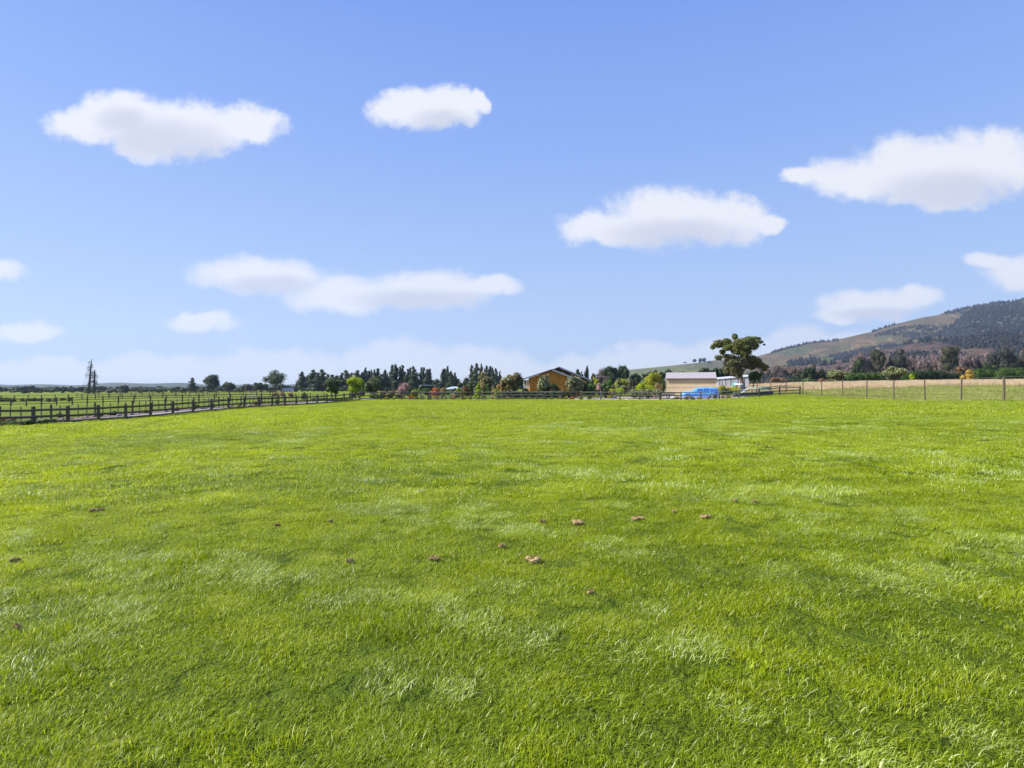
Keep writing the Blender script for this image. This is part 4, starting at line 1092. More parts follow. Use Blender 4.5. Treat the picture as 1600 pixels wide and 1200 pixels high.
# trees right of the house
plant('spire_tree', 'lone pointed conifer rising behind the right end of the house roof', 'tree', 917.5, 572, 600, 12, 230, 'conifer', 'dark')
for i, (x, tp, w, m_) in enumerate([(894, 579, 8, 'dark'), (903, 579, 11, 'dark'), (909, 581, 8, 'dark')]):
    plant('roofline_tree', ['small dark treetop first above the house roof', 'wider dark treetop middle one above the house roof', 'small dark treetop last above the house roof'][i], 'tree', x, tp, 600, w, 260, 'round', m_, trunk=False)
for i, (x, tp, w, m_) in enumerate([(928, 581, 12, 'olive'), (936, 584, 16, 'brown'), (947, 586, 16, 'brown'), (938, 577, 12, 'purple'), (948, 576, 12, 'purple')]):
    plant('bare_tree', ['olive-brown tree beside the lone pointed conifer', 'brown leafless tree left of the rounded pines', 'brown leafless tree touching the rounded pines', 'thin grey poplar behind the brown leafless trees', 'second thin grey poplar behind the brown leafless trees'][i], 'tree', x, tp, 602, w, 240 if i < 3 else 300, 'round' if i < 2 else 'bare', m_, trunk=i > 1)
plant('rounded_pine', 'large dark rounded pine, the left half of the pair behind the garden', 'tree', 957, 569, 600, 25, 250, 'round', 'dark', crown0=.15, dense=1.1)
plant('rounded_pine', 'large dark pine with ragged top, the right half of the pair behind the garden', 'tree', 974, 567, 600, 22, 248, 'round', 'dark', crown0=.15, dense=.9)
for i, (x, tp, w) in enumerate([(988, 584, 12), (997, 583, 14), (1008, 581, 14), (1019, 580, 12), (1025, 576, 8), (1034, 577, 14), (1046, 575, 18), (1068, 577, 12), (1099, 575, 18), (1110, 573, 12), (1120, 570, 16), (1131, 568, 18), (1143, 574, 18), (1152, 580, 14)]):
    plant('shelter_tree', ['low dark tree just right of the rounded pines', 'second dark tree right of the rounded pines', 'dark tree left of the golden shrub top', 'dark tree right behind the golden shrub top', 'narrow dark tree at the left of the shed roof', 'dark rounded tree rising at the left of the shed roof', 'broad dark tree above the left end of the shed roof', 'single dark treetop above the middle of the shed roof', 'broad dark tree above the right half of the shed roof', 'pointed dark tree near the right end of the shed roof',
          'dark tree at the right corner of the shed roof', 'big dark tree left of the gum trunk', 'dark tree mass against the gum trunk', 'low dark tree behind the gum trunk'][i],
          'tree', x, tp, 600, w, 215, 'round', 'dark', 'dark shelter trees behind shed and garden', trunk=False, n=900)
plant('bushy_tree', 'bright green bushy tree right of the gum trunk', 'tree', 1178, 577, 592, 22, 128, 'round', 'green', crown0=.35)
for i, (x, tp, w) in enumerate([(1085, 561, 7), (1094, 558, 8), (1100, 559, 6), (1070, 566, 4), (1108, 564, 5)]):
    X = PX(x, 2500)
    plant('hilltop_tree', ['left tree of the clump on the green hill crest', 'tallest tree of the clump on the green hill crest', 'right tree of the clump on the green hill crest', 'tiny lone tree left on the green hill crest', 'tiny bush right of the clump on the hill crest'][i], 'tree', x, tp, 567, w, 2500, 'round', 'mid', trunk=False, n=200, zbase=Z(569, 2500))

# ------------------------------------------------------------------ right side background
for i, (x, tp, w) in enumerate([(1247, 583, 12), (1239, 588, 8), (1257, 572, 14), (1266, 574, 14), (1272, 570, 12), (1281, 575, 14), (1290, 580, 12)]):
    plant('dark_pine', ['small dark pine at the left of the pine group over the wire fence corner', 'tiny dark pine left end of the pine group', 'dark pine first tall one of the pine group', 'dark pine second tall one of the pine group', 'tallest pointed pine of the pine group', 'dark pine right of the tallest pine', 'low dark pine at the right end of the pine group'][i], 'tree', x, tp, 598, w, 260, 'conifer' if i in (0, 1, 4) else 'round', 'dark', 'pine group beyond the wire fence corner', trunk=False, n=900)
bt = []; x = 1185
while x < 1625: bt.append((x, 548 + rr.uniform(0, 9) if x > 1335 else 571 + rr.uniform(-2, 8))); x += rr.uniform(5, 8)
marks_b = [(0, 'the gum tree'), (1245, 'the pine group'), (1310, 'the round wind-shaped tree'), (1400, 'the pale grey-leaved tree'), (1455, 'the longest hedge'), (1513, 'the golden shrub'), (1565, 'the dark domed pine')]
labs = ordinal_labels([b[0] for b in bt], marks_b, 'leafless purple-brown belt tree, {} from {}')
for (x, tp), lb in zip(bt, labs):
    plant('leafless_tree', lb, 'tree', x, tp, 585, rr.uniform(12, 18), rr.uniform(325, 350), 'bare', rr.choice(['purple', 'brown', 'purple']), 'belt of tall leafless trees', n=1700)
for i, (x, tp, w, m_) in enumerate([(1373, 546.5, 24, 'olive'), (1407, 544, 34, 'dark'), (1487, 538, 28, 'olive'), (1566, 543, 40, 'dark'), (1602, 541, 20, 'dark'), (1340, 556, 16, 'mid'), (1545, 566, 18, 'mid'), (1590, 566, 18, 'dark')]):
    plant('domed_pine', ['olive domed pine above the bare belt left of the big dark pine', 'big dark domed pine above the pale grey-leaved tree', 'olive-brown domed pine in the middle of the bare belt', 'dark domed pine standing before the bare belt near the right edge', 'dark pine cut by the right edge', 'small green pine at the left start of the tall belt', 'low green tree at the left foot of the dark domed pine', 'low dark tree at the right foot of the dark domed pine'][i],
          'tree', x, tp, 575, w, 318, 'round', 'hazydark' if m_ == 'dark' else m_, crown0=.3 if i in (0, 2) else .12, dense=1.0)
# hedges and shrubs on the right
plant('wind_shaped_tree', 'round wind-shaped green tree at the left end of the hedges', 'tree', 1309, 575, 596, 32, 158, 'round', 'palegrey', crown0=.05)
plant('grey_leaved_tree', 'pale grey-leaved tree with sloping top between two hedges', 'tree', 1399, 570.5, 595, 34, 154, 'round', 'palegrey', crown0=.12)
HG = 'hedges and shrubs beyond the right-hand pasture'
for i, (x, w, tp, m_, st) in enumerate([(1352, 58, 582, 'green', 'hedge'), (1421, 20, 581, 'green', 'hedge'), (1426, 9, 584, 'lime', 'shrub'), (1453, 46, 577, 'dark', 'hedge'), (1489, 32, 582, 'dark', 'hedge'), (1514, 19, 577, 'gold', 'shrub'), (1538, 34, 576, 'green', 'hedge'), (1562, 20, 582, 'green', 'shrub'), (1592, 62, 573.5, 'green', 'hedge'), (1503, 24, 572, 'redbush', 'shrub'), (1583, 50, 572, 'lime', 'hedge')]):
    if i == 10: continue
    plant('hedge' if st == 'hedge' else 'shrub', ['green hedge between the wind-shaped tree and the grey-leaved tree', 'short piece of hedge right of the grey-leaved tree', 'small lime shrub between two hedges', 'long dark hedge right of the small lime shrub', 'lower dark hedge left of the golden shrub', 'golden-brown shrub between two dark hedges', 'dark green hedge right of the golden shrub', 'low green shrub at the gap before the last hedge', 'long bright-topped hedge running off the right edge', 'reddish shrub top behind the golden shrub'][i],
          'hedge' if st == 'hedge' else 'shrub', x, tp, 597, w, 160 + (8 if i == 9 else 0) - (3 if i in (2, 5, 7) else 0), st, m_, HG, trunk=st != 'hedge', depth=2.6, n=3000 if st == 'hedge' else 900)
for i, (x, w, tp) in enumerate([(1213, 22, 589), (1232, 18, 592), (1262, 22, 590), (1286, 20, 592), (1304, 18, 591)]):
    plant('scrub', ['dull reddish scrub right of the gum tree', 'low dull scrub behind the wire fence', 'green scrub under the pine group', 'brown scrub below the pine group', 'brown scrub left of the wind-shaped tree'][i], 'shrub', x, tp, 598, w, 170, 'shrub', ['redbush', 'olive', 'green', 'redbush', 'olive'][i], 'scrub beyond the wire fence', trunk=False, n=700)

# ------------------------------------------------------------------ garden
GDN = [ # name,label,px,top,base,w,Y,style,mat
 ('oval_tree', 'dark oval small tree with pale leaf tips, left one behind the driveway end', 519, 586, 604, 24, 97, 'round', 'oval', .10),
 ('ball_tree', 'lime-green ball-shaped weeping tree', 555.5, 584, 604, 33, 99, 'round', 'lime', .12),
 ('oval_tree', 'dark oval small tree with pale leaf tips touching the lime-green ball tree', 582, 584.5, 604, 24, 96, 'round', 'oval', .08),
 ('clipped_shrub', 'dark clipped shrub behind the driveway bend, left of the low hedge', 475.5, 611.5, 622, 11, 93, 'dome', 'green', 0),
 ('clipped_shrub', 'grey-green clipped mound left of the pair by the pink blossom tree', 609, 609, 616, 15, 98, 'dome', 'palegrey', 0),
 ('clipped_shrub', 'grey-green clipped mound right beside the pink blossom tree', 622.5, 607.5, 616, 15, 100, 'dome', 'palegrey', 0),
 ('clipped_shrub', 'bright green low clipped mound right of the pink blossom tree', 646, 608, 613, 14, 100, 'dome', 'yellow', 0),
 ('blossom_tree', 'small pink blossom tree in front of the dark conifers', 632, 598, 613, 15, 98, 'bare', 'pink', .1),
 ('arching_tree', 'small grey weeping bare tree behind the pink blossom tree', 627.5, 596.5, 610, 15, 101, 'bare', 'purple', .3),
 ('orange_shrub', 'orange-red shrub behind the far fence', 681.5, 604, 620, 14, 94, 'round', 'orange', .05),
 ('peach_shrub', 'peach-yellow shrub right of the orange one', 692.5, 604, 614, 13, 97, 'round', 'peach', .05),
 ('grassy_mound', 'low dome of pale arching leaves behind the far fence', 709.5, 610.5, 622, 16, 92, 'dome', 'palegrey', 0),
 ('garden_shrub', 'yellow-green shrub right of the blue-grey shelter', 717, 604.5, 612, 16, 100, 'shrub', 'yellow', 0),
 ('garden_shrub', 'brown and gold shrub left of the small dark cone', 727, 600, 612, 14, 102, 'shrub', 'redbush', 0),
 ('small_cone_tree', 'small dark green cone-shaped tree', 736, 596, 611, 8, 102, 'column', 'green', 0),
 ('lime_cone_tree', 'small bright lime cone tree at the foot of the brown-tipped magnolia', 747.5, 598, 612, 12, 99, 'conifer', 'lime', 0),
 ('magnolia_tree', 'brown-tipped magnolia left of the house garden', 757.5, 583, 603, 24, 101, 'round', 'magnolia_warm', .12),
 ('garden_shrub', 'dark green shrub under the brown-tipped magnolia', 762, 602, 612, 13, 99, 'shrub', 'green', 0),
 ('garden_shrub', 'pale pink shrub right of the brown-tipped magnolia', 771, 605, 612, 7, 98, 'shrub', 'peach', 0),
 ('garden_shrub', 'yellow low shrub behind the fence right of the magnolia', 776, 609, 614, 13, 94, 'shrub', 'yellow', 0),
 ('magnolia_tree', 'broad magnolia with yellow-green tips at the left end of the house', 802, 584, 603, 34, 102, 'round', 'magnolia_warm', .08),
 ('grey_bush', 'pinkish grey thin bush left against the broad magnolia', 786, 593, 612, 18, 103, 'round', 'peach', .05),
 ('magnolia_tree', 'white-tipped magnolia in front of the middle of the house', 851.5, 585, 604, 27, 100, 'round', 'magnolia', .10),
 ('magnolia_tree', 'white-tipped magnolia in front of the right end of the house', 902, 585.5, 604, 30, 100, 'round', 'magnolia', .08),
 ('dark_shrub', 'dark shrub at the foot of the house wall', 868, 599, 612, 18, 99, 'shrub', 'dark', 0),
 ('dark_shrub', 'dark low shrubs behind the fence left of the house wall', 822, 606, 612, 16, 97, 'shrub', 'dark', 0),
 ('ball_shrub', 'bright green ball shrub right of the house', 922.5, 598.5, 609, 12, 100, 'round', 'green', 0),
 ('dark_shrub', 'dark shrub between the ball shrub and the magnolia', 914, 596, 610, 14, 103, 'shrub', 'dark', 0),
 ('garden_shrub', 'white-flowered shrub on a brown stem right of the ball shrub', 935.5, 599, 612, 7, 99, 'round', 'pink', .45),
 ('ball_shrub', 'dark blue-green ball shrub standing behind the fence', 945.5, 602.5, 612, 11, 95, 'round', 'dark', 0),
 ('garden_shrub', 'tall yellow-green shrub behind the white-flowered one', 931, 591, 606, 18, 112, 'shrub', 'yellow', 0),
 ('garden_shrub', 'dark shrub with yellow top below the rounded pines', 952, 592, 607, 24, 112, 'shrub', 'green', 0),
 ('garden_shrub', 'yellow-green feathery shrub below the second rounded pine', 971, 590, 609, 22, 108, 'shrub', 'yellow', 0),
 ('garden_shrub', 'olive feathery shrub right of the yellow feathery one', 988, 590.5, 608, 20, 110, 'shrub', 'olive', 0),
 ('garden_shrub', 'greyish lavender shrub in front of the feathery shrubs', 976, 601, 609, 16, 104, 'shrub', 'palegrey', 0),
 ('garden_shrub', 'low lime shrub in front of the lavender shrub', 966, 606, 612, 22, 98, 'shrub', 'lime', 0),
 ('garden_shrub', 'low lime shrub just right of the dark ball shrub', 955, 609, 618, 18, 95, 'shrub', 'yellow', 0),
 ('garden_shrub', 'bright lime shrub left of the clipped lime hedge', 1000, 597, 608, 16, 100, 'shrub', 'lime', 0),
 ('golden_tree', 'golden-green spreading small tree left of the shed', 1019, 580, 600, 30, 106, 'round', 'yellow', .2),
 ('garden_shrub', 'dark green shrub beneath the golden-green tree', 1009, 592, 606, 18, 108, 'shrub', 'green', 0),
 ('clipped_hedge', 'short clipped lime hedge left of the tan dry shrub', 1016, 602, 609, 17, 100, 'hedge', 'lime', 0),
 ('dry_shrub', 'tan dry feathery shrub at the left corner of the shed', 1031, 598, 612, 15, 99, 'shrub', 'peach', 0),
 ('dark_shrub', 'dark upright shrub against the left edge of the shed', 1037, 590, 606, 9, 102, 'shrub', 'green', 0),
 ('clipped_hedge', 'long low clipped hedge with a pale flat top beside the gravel yard', 1008, 608, 618, 46, 93, 'hedge', 'palegrey', 0),
 ('clipped_hedge', 'dark low hedge behind the far fence in front of the broad magnolia', 812, 611, 624, 52, 88.5, 'hedge', 'dark', 0),
 ('clipped_hedge', 'dark low hedge behind the far fence below the house wall', 868, 611, 624, 60, 88.5, 'hedge', 'dark', 0),
 ('clipped_hedge', 'low dark hedge along the far side of the driveway bend', 518, 621.5, 627, 60, 84, 'hedge', 'green', 0),
 ('bush', 'yellow-green bush at the right end of the bright blue car', 1128, 600.5, 616, 18, 97, 'shrub', 'yellow', 0),
 ('bush', 'second yellow-green bush left of the pipe stack', 1146, 602.5, 616, 20, 97, 'shrub', 'yellow', 0),
 ('bush', 'dark low bush between the two yellow-green bushes', 1137, 608, 618, 22, 94, 'shrub', 'dark', 0),
 ('garden_shrub', 'dark shrub under the trunk of the lime-green ball tree', 567, 608, 614, 10, 97, 'shrub', 'green', 0),
 ('garden_shrub', 'dull grey low shrub under the lime-green ball tree', 550, 611, 616, 14, 97, 'shrub', 'palegrey', 0),
 ('garden_shrub', 'dark green shrub with pink dots at the fence corner', 588, 613, 625, 22, 88, 'shrub', 'green', 0),
]
for (nm, lb, x, tp, bs, w, Y, st, m_, c0) in GDN:
    cat = 'tree' if 'tree' in nm else ('hedge' if 'hedge' in nm else 'shrub')
    plant(nm, lb, cat, x, tp, bs, w, Y, st, m_, 'garden plants beyond the paddock fences', trunk=(cat == 'tree' or nm in ('orange_shrub',)), crown0=c0 if st in ('round', 'bare') else None, depth=1.6, dense=1.3)
gf = random.Random(77); gx = []
for a, b in ((598, 785), (915, 1040), (1120, 1152)):
    x = a
    while x < b: gx.append(x); x += gf.uniform(6, 11)
marks_g = [(0, 'the fence corner'), (640, 'the pink blossom tree'), (690, 'the orange shrub'), (757, 'the brown-tipped magnolia'), (902, 'the house'), (945, 'the dark ball shrub'), (1000, 'the clipped lime hedge'), (1064, 'the bright blue car')]
for x, lb in zip(gx, ordinal_labels(gx, marks_g, 'uneven low garden shrub, {} beyond {}')):
    plant('low_garden_shrub', lb, 'shrub', x, gf.uniform(604, 611) - (gf.uniform(4, 13) if 915 < x < 1041 else 0), 616, gf.uniform(9, 17) + (5 if x > 915 else 0), gf.uniform(100, 112), 'shrub', gf.choice(['green', 'mid', 'olive', 'green', 'redbush', 'yellow', 'dark'] if x < 915 else ['green', 'yellow', 'olive', 'mid', 'yellow', 'palegrey']), 'mixed low shrubs filling the garden', trunk=False, n=500)
# small border plants along the far fence
fr_ = random.Random(12); bx = []
x = 604
while x < 1150:
    if not (930 < x < 1050): bx.append(x)
    x += fr_.uniform(9, 15)
marks_f = [(0, 'the fence corner'), (640, 'the pink blossom tree'), (690, 'the orange shrub'), (757, 'the brown-tipped magnolia'), (802, 'the broad magnolia'), (851, 'the middle white-tipped magnolia'), (902, 'the right white-tipped magnolia'), (1064, 'the front of the bright blue car'), (1120, 'the rear of the bright blue car')]
labs = ordinal_labels(bx, marks_f, 'small border plant under the far fence, {} from {}')
for x, lb in zip(bx, labs):
    plant('border_plant', lb, 'plant', x, fr_.uniform(616.5, 620), 625, fr_.uniform(6, 11), 86.6 + fr_.random(), 'shrub', fr_.choice(['redbush', 'green', 'yellow', 'orange', 'peach', 'olive'] if x < 950 else ['redbush', 'olive', 'peach']), 'low border plants along the far fence', trunk=False, n=150)
# planted bed by the drive: rocks and small plants
rk = random.Random(31); rocks = []
rock_me = []
for s in range(5):
    bv, bf = blob((0, 0, .3), (1, .8, .6), np.random.default_rng(s + 50), (8, 6), .12); rock_me.append(mesh_np('stone', bv, [bf], M['rock']))
yy = 33.0; n_ = 0
side_marks = ['mulch', 'path']
ys_r = []
while yy < 70: ys_r.append(yy); yy += rk.uniform(.45, .9)
for i, Y in enumerate(ys_r):
    off = rk.uniform(4.9, 6.6); X = fence_x(Y) + nrm.x * off; sz = rk.uniform(.10, .24)
    o = link('stone', rock_me[i % 5], None, (X, Y, G(X, Y) + .03), (0, 0, rk.random() * 6), (sz, sz, sz))
    tag(o, 'pinkish edging stone on the mulch bed between the driveway and the batten fence', 'stone', 'edging stones scattered on the mulch bed')
ys_p = [33, 35.2, 37.4, 39.8, 41.5, 44, 46.2, 49, 51.5, 54, 57, 60, 63, 66.5, 70, 74]
labs = [f'low leafy plant on the mulch bed, {ORD[i]} from the near end' for i in range(16)]
for i, Y in enumerate(ys_p):
    off = rk.uniform(5.3, 7.0); X = fence_x(Y) + nrm.x * off
    px = 800 + X / Y * F; hh = rk.uniform(.35, .7); wd = rk.uniform(.5, 1.1)
    plant('bed_plant', labs[i], 'plant', px, HZ + (CZ - G(X, Y) - hh) / Y * F, HZ + (CZ - G(X, Y)) / Y * F, wd / Y * F, Y, 'shrub', rk.choice(['green', 'yellow', 'redbush', 'olive', 'green']), 'low plants on the mulch bed', trunk=False, n=320)
for i, (px, Y, w) in enumerate([(7, 37, 1.8), (48, 37.6, 1.3), (74, 38.6, 1.6), (20, 37.2, 1.2)]):
    X = PX(px, Y)
    plant('weed_clump', ['dark weed clump at the foot of the near fence, cut by the left edge', 'dark weed clump around the first whole near fence post', 'dark weed clump between the first two near fence posts', 'dark weed clump just left of the first whole near fence post'][i], 'plant', px, HZ + (CZ - G(X, Y) - .38) / Y * F, 668, w / Y * F, Y, 'shrub', 'green', 'weeds under the near rail fence', trunk=False, n=500)
# dark shrub row in the field at the far left
for i in range(11):
    px = 2 + i * 10.5 + rk.uniform(-2, 2)
    plant('field_shrub', f'small dark shrub, {ORD[i]} of the row in the left field counting from the left end', 'shrub', px, 620.5 + rk.uniform(-1, 1.5), 628, rk.uniform(7, 11), 112, 'shrub', rk.choice(['green', 'mid', 'olive']), 'row of small shrubs in the left field', trunk=False, n=220)
for i, (px, w) in enumerate([(455, 12), (441, 12), (429, 10)]):
    plant('copper_shrub', ['copper-coloured low shrub nearest the driveway bend', 'middle copper-coloured low shrub', 'copper-coloured low shrub farthest from the driveway bend'][i], 'shrub', px, 613, 620, w, 120, 'shrub', 'redbush', 'copper shrubs behind the driveway fence', trunk=False, n=260)

# ------------------------------------------------------------------ forest on the spurs (nobody could count it)
def gn_scatter(name, pts, rots, scls, idxs, variants, label, kind='stuff'):
    coll = bpy.data.collections.new(name + '_variants')
    for i, me in enumerate(variants):
        o = bpy.data.objects.new(f'{name}_v{i:02d}', me); coll.objects.link(o)
    me = bpy.data.meshes.new(name)
    me.vertices.add(len(pts)); me.vertices.foreach_set('co', np.asarray(pts, np.float32).ravel())
    for nm, typ, dat in (('rot', 'FLOAT_VECTOR', rots), ('scl', 'FLOAT_VECTOR', scls)):
        a = me.attributes.new(nm, typ, 'POINT'); a.data.foreach_set('vector', np.asarray(dat, np.float32).ravel())
    a = me.attributes.new('vid', 'INT', 'POINT'); a.data.foreach_set('value', np.asarray(idxs, np.int32))
    me.materials.append(variants[0].materials[0])
    ob = link(name, me); tag(ob, label, None, None, kind)
    ng = bpy.data.node_groups.new(name + '_scatter', 'GeometryNodeTree')
    ng.interface.new_socket('Geometry', in_out='INPUT', socket_type='NodeSocketGeometry'); ng.interface.new_socket('Geometry', in_out='OUTPUT', socket_type='NodeSocketGeometry')
    gi = ng.nodes.new('NodeGroupInput'); go = ng.nodes.new('NodeGroupOutput')
    ci = ng.nodes.new('GeometryNodeCollectionInfo'); ci.inputs[0].default_value = coll; ci.inputs[1].default_value = True; ci.inputs[2].default_value = True
    m2p = ng.nodes.new('GeometryNodeMeshToPoints'); ip = ng.nodes.new('GeometryNodeInstanceOnPoints'); ip.inputs['Pick Instance'].default_value = True
    def na(nm, dt):
        n = ng.nodes.new('GeometryNodeInputNamedAttribute'); n.data_type = dt; n.inputs[0].default_value = nm; return [o for o in n.outputs if o.enabled][0]
    L = ng.links.new
    L(gi.outputs[0], m2p.inputs[0]); L(m2p.outputs[0], ip.inputs['Points']); L(ci.outputs[0], ip.inputs['Instance'])
    L(na('vid', 'INT'), ip.inputs['Instance Index']); L(na('rot', 'FLOAT_VECTOR'), ip.inputs['Rotation']); L(na('scl', 'FLOAT_VECTOR'), ip.inputs['Scale'])
    L(ip.outputs[0], go.inputs[0])
    md = ob.modifiers.new('scatter', 'NODES'); md.node_group = ng
    return ob

def surf_points(H, n, rng, keep):
    """random points on a ridge grid"""
    X, Y, Zz = H; ny, nx = X.shape; out = []
    a = rng.random(n) * (ny - 6); b = rng.random(n) * (nx - 1.001); i = a.astype(int); j = b.astype(int); fi = a - i; fj = b - j
    def lerp(A): return (A[i, j] * (1 - fi) + A[i + 1, j] * fi) * (1 - fj) + (A[i, j + 1] * (1 - fi) + A[i + 1, j + 1] * fi) * fj
    P = np.stack([lerp(X), lerp(Y), lerp(Zz)], 1)
    px = 800 + P[:, 0] / P[:, 1] * F; py = HZ - (P[:, 2] - CZ) / P[:, 1] * F
    return P[keep(px, py, P)]
frng = np.random.default_rng(77)
def fnoise(P, s, seed): return np.array([mnoise.noise(Vector((p[0] * s, p[1] * s * .5, seed))) for p in P])
f_var = [crown_mesh('fv', lobes_conifer(9, 10, -1, np.random.default_rng(i), 3), 24, 2.6, LM['forest'], i, core=.8) for i in range(3)]
PF = [surf_points(H2, 26000, frng, lambda px, py, P: (px < 1760) & (px > 1235))]
p1 = surf_points(H1, 46000, frng, lambda px, py, P: (px > 1000) & (px < 1760))
n1 = fnoise(p1, .0035, 3.3) + .6 * fnoise(p1, .011, 5.1); px1 = 800 + p1[:, 0] / p1[:, 1] * F; rel = np.interp(px1, [q[0] for q in R1], [q[1] for q in R1]); py1 = HZ - (p1[:, 2] - CZ) / p1[:, 1] * F
crest = (py1 - rel) < 2.2
p1 = p1[((px1 + 50 * n1 > 1492) | ((n1 > .20) & (px1 > 1230) & (py1 > rel + 3)) | (crest & (px1 > 1205) & (px1 < 1310)) | (crest & (px1 > 1362) & (px1 < 1400)))]
PF.append(p1)

p3 = surf_points(H3, 9000, frng, lambda px, py, P: (px > 1130) & (px < 1760)); n3 = fnoise(p3, .012, 7.7); p3 = p3[n3 > .02]
PF.append(p3)
PFa = np.concatenate(PF); k = len(PFa)
sc_ = (.7 + .6 * frng.random(k))[:, None] * np.ones(3)
gn_scatter('hillside_forest', PFa, np.c_[np.zeros(k), np.zeros(k), frng.random(k) * 6.28], sc_, frng.integers(0, 3, k), f_var, 'dark plantation forest and scrub covering the spurs of the hills')

# ------------------------------------------------------------------ grass
def tuft(name, n, radius, hmin, hmax, wid, lean, mat, seed, segs=3, leandir=0.0, spread=1.0):
    r = np.random.default_rng(seed)
    rad = radius * np.sqrt(r.random(n)); a = r.random(n) * 6.283
    bx_, by_ = rad * np.cos(a), rad * np.sin(a)
    h = hmin + (hmax - hmin) * r.random(n) ** 1.3
    th = leandir + r.normal(size=n) * spread
    ln = np.clip(lean + r.normal(size=n) * .28, .05, 1.6)
    w = wid * (.6 + .8 * r.random(n)); ph = th + math.pi / 2 + r.normal(size=n) * .5
    ts = np.linspace(0, 1, segs + 1); V = []
    for t in ts:
        cx = bx_ + np.cos(th) * ln * h * t ** 1.7; cy = by_ + np.sin(th) * ln * h * t ** 1.7
        cz = h * (t - .42 * np.clip(ln, 0, 1.3) * t ** 2.2)
        if t < 1:
            k = w * (1 - .55 * t) / 2
            V.append(np.stack([cx - np.cos(ph) * k, cy - np.sin(ph) * k, cz], 1)); V.append(np.stack([cx + np.cos(ph) * k, cy + np.sin(ph) * k, cz], 1))
        else: V.append(np.stack([cx, cy, cz], 1))
    m = len(V); V = np.stack(V, 1)                      # n,m,3
    base = (np.arange(n) * m)[:, None]
    q = np.concatenate([base + np.array([[2 * s, 2 * s + 1, 2 * s + 3, 2 * s + 2]]) for s in range(segs - 1)]) if segs > 1 else np.zeros((0, 4), int)
    tri = base + np.array([[2 * (segs - 1), 2 * (segs - 1) + 1, 2 * segs]])
    tint = np.repeat(r.random(n), m)
    fl = [q.astype(int), tri.astype(int)] if len(q) else [tri.astype(int)]
    return mesh_np(name, V.reshape(-1, 3), fl, mat, True, tint)

WIND = .25
G_var = []
for s in range(3): G_var.append(tuft('g', 135, .13, .015, .054, .0032, .8, M['grass'], 100 + s, 3, 0, 1.0))     # 0-2 near, ordinary
for s in range(2): G_var.append(tuft('g', 110, .14, .025, .078, .0036, 1.0, M['grass_laid'], 110 + s, 3, 0, .8))     # 3-4 near, laid over
for s in range(2): G_var.append(tuft('g', 85, .10, .022, .070, .0034, .6, M['grass'], 120 + s, 3, 0, 1.4))      # 5-6 near, standing clump
for s in range(3): G_var.append(tuft('g', 380, .36, .025, .075, .0068, .7, M['grass'], 130 + s, 2, 0, 1.0))     # 7-9 middle
for s in range(2): G_var.append(tuft('g', 360, .36, .03, .10, .0070, 1.05, M['grass_laid'], 140 + s, 2, 0, .8))      # 10-11 middle laid
for s in range(3): G_var.append(tuft('g', 420, .95, .03, .095, .022, .7, M['grass'], 150 + s, 1, 0, 1.1))       # 12-14 far

def in_paddock(x, y):
    right = np.interp(y, [0, 52, 90], [200, 45.2, 43.0])
    return (x > -(32 - .1947 * (y - 38)) + .1) & (x < right) & (y < 84.9)
def nz2(x, y, s, seed, oct_=3):
    return np.array([mnoise.fractal(Vector((a * s, b * s, seed)), 1.0, 2.0, oct_) for a, b in zip(x, y)])
grng = np.random.default_rng(5)
DUNG = [(155, 800, 26), (23, 880, 14), (27, 986, 15), (655, 771, 14), (680, 877, 24), (833, 879, 40), (846, 818, 13), (1103, 811, 26), (998, 813, 20), (545, 881, 16), (785, 857, 16), (1480, 723, 14), (925, 931, 14), (900, 820, 32), (175, 762, 9), (1148, 786, 9), (1180, 787, 7), (925, 787, 9), (432, 824, 10), (516, 818, 7), (1055, 803, 12)]
def ray_ground(px, py):
    d = np.array([(px - 800) / F, 1.0, -(py - HZ) / F]); lo, hi = 1.0, 200.0
    t = CZ / max(1e-3, (py - HZ) / F)
    for _ in range(12):
        z = G(d[0] * t, t); t = (CZ - z) / ((py - HZ) / F)
    return d[0] * t, t, G(d[0] * t, t)
DP = [ray_ground(a, b) for a, b, w in DUNG]
def scatter(y0, y1, dens, fac_margin=2.0):
    area = 0; n = int(dens * (0.98 * (y1 * y1 - y0 * y0) + 2 * fac_margin * (y1 - y0)))
    y = np.sqrt(y0 * y0 + (y1 * y1 - y0 * y0) * grng.random(n)); x = (grng.random(n) * 2 - 1) * (y * .98 + fac_margin)
    k = in_paddock(x, y); return x[k], y[k]
PT = []; RT = []; SC = []; ID = []
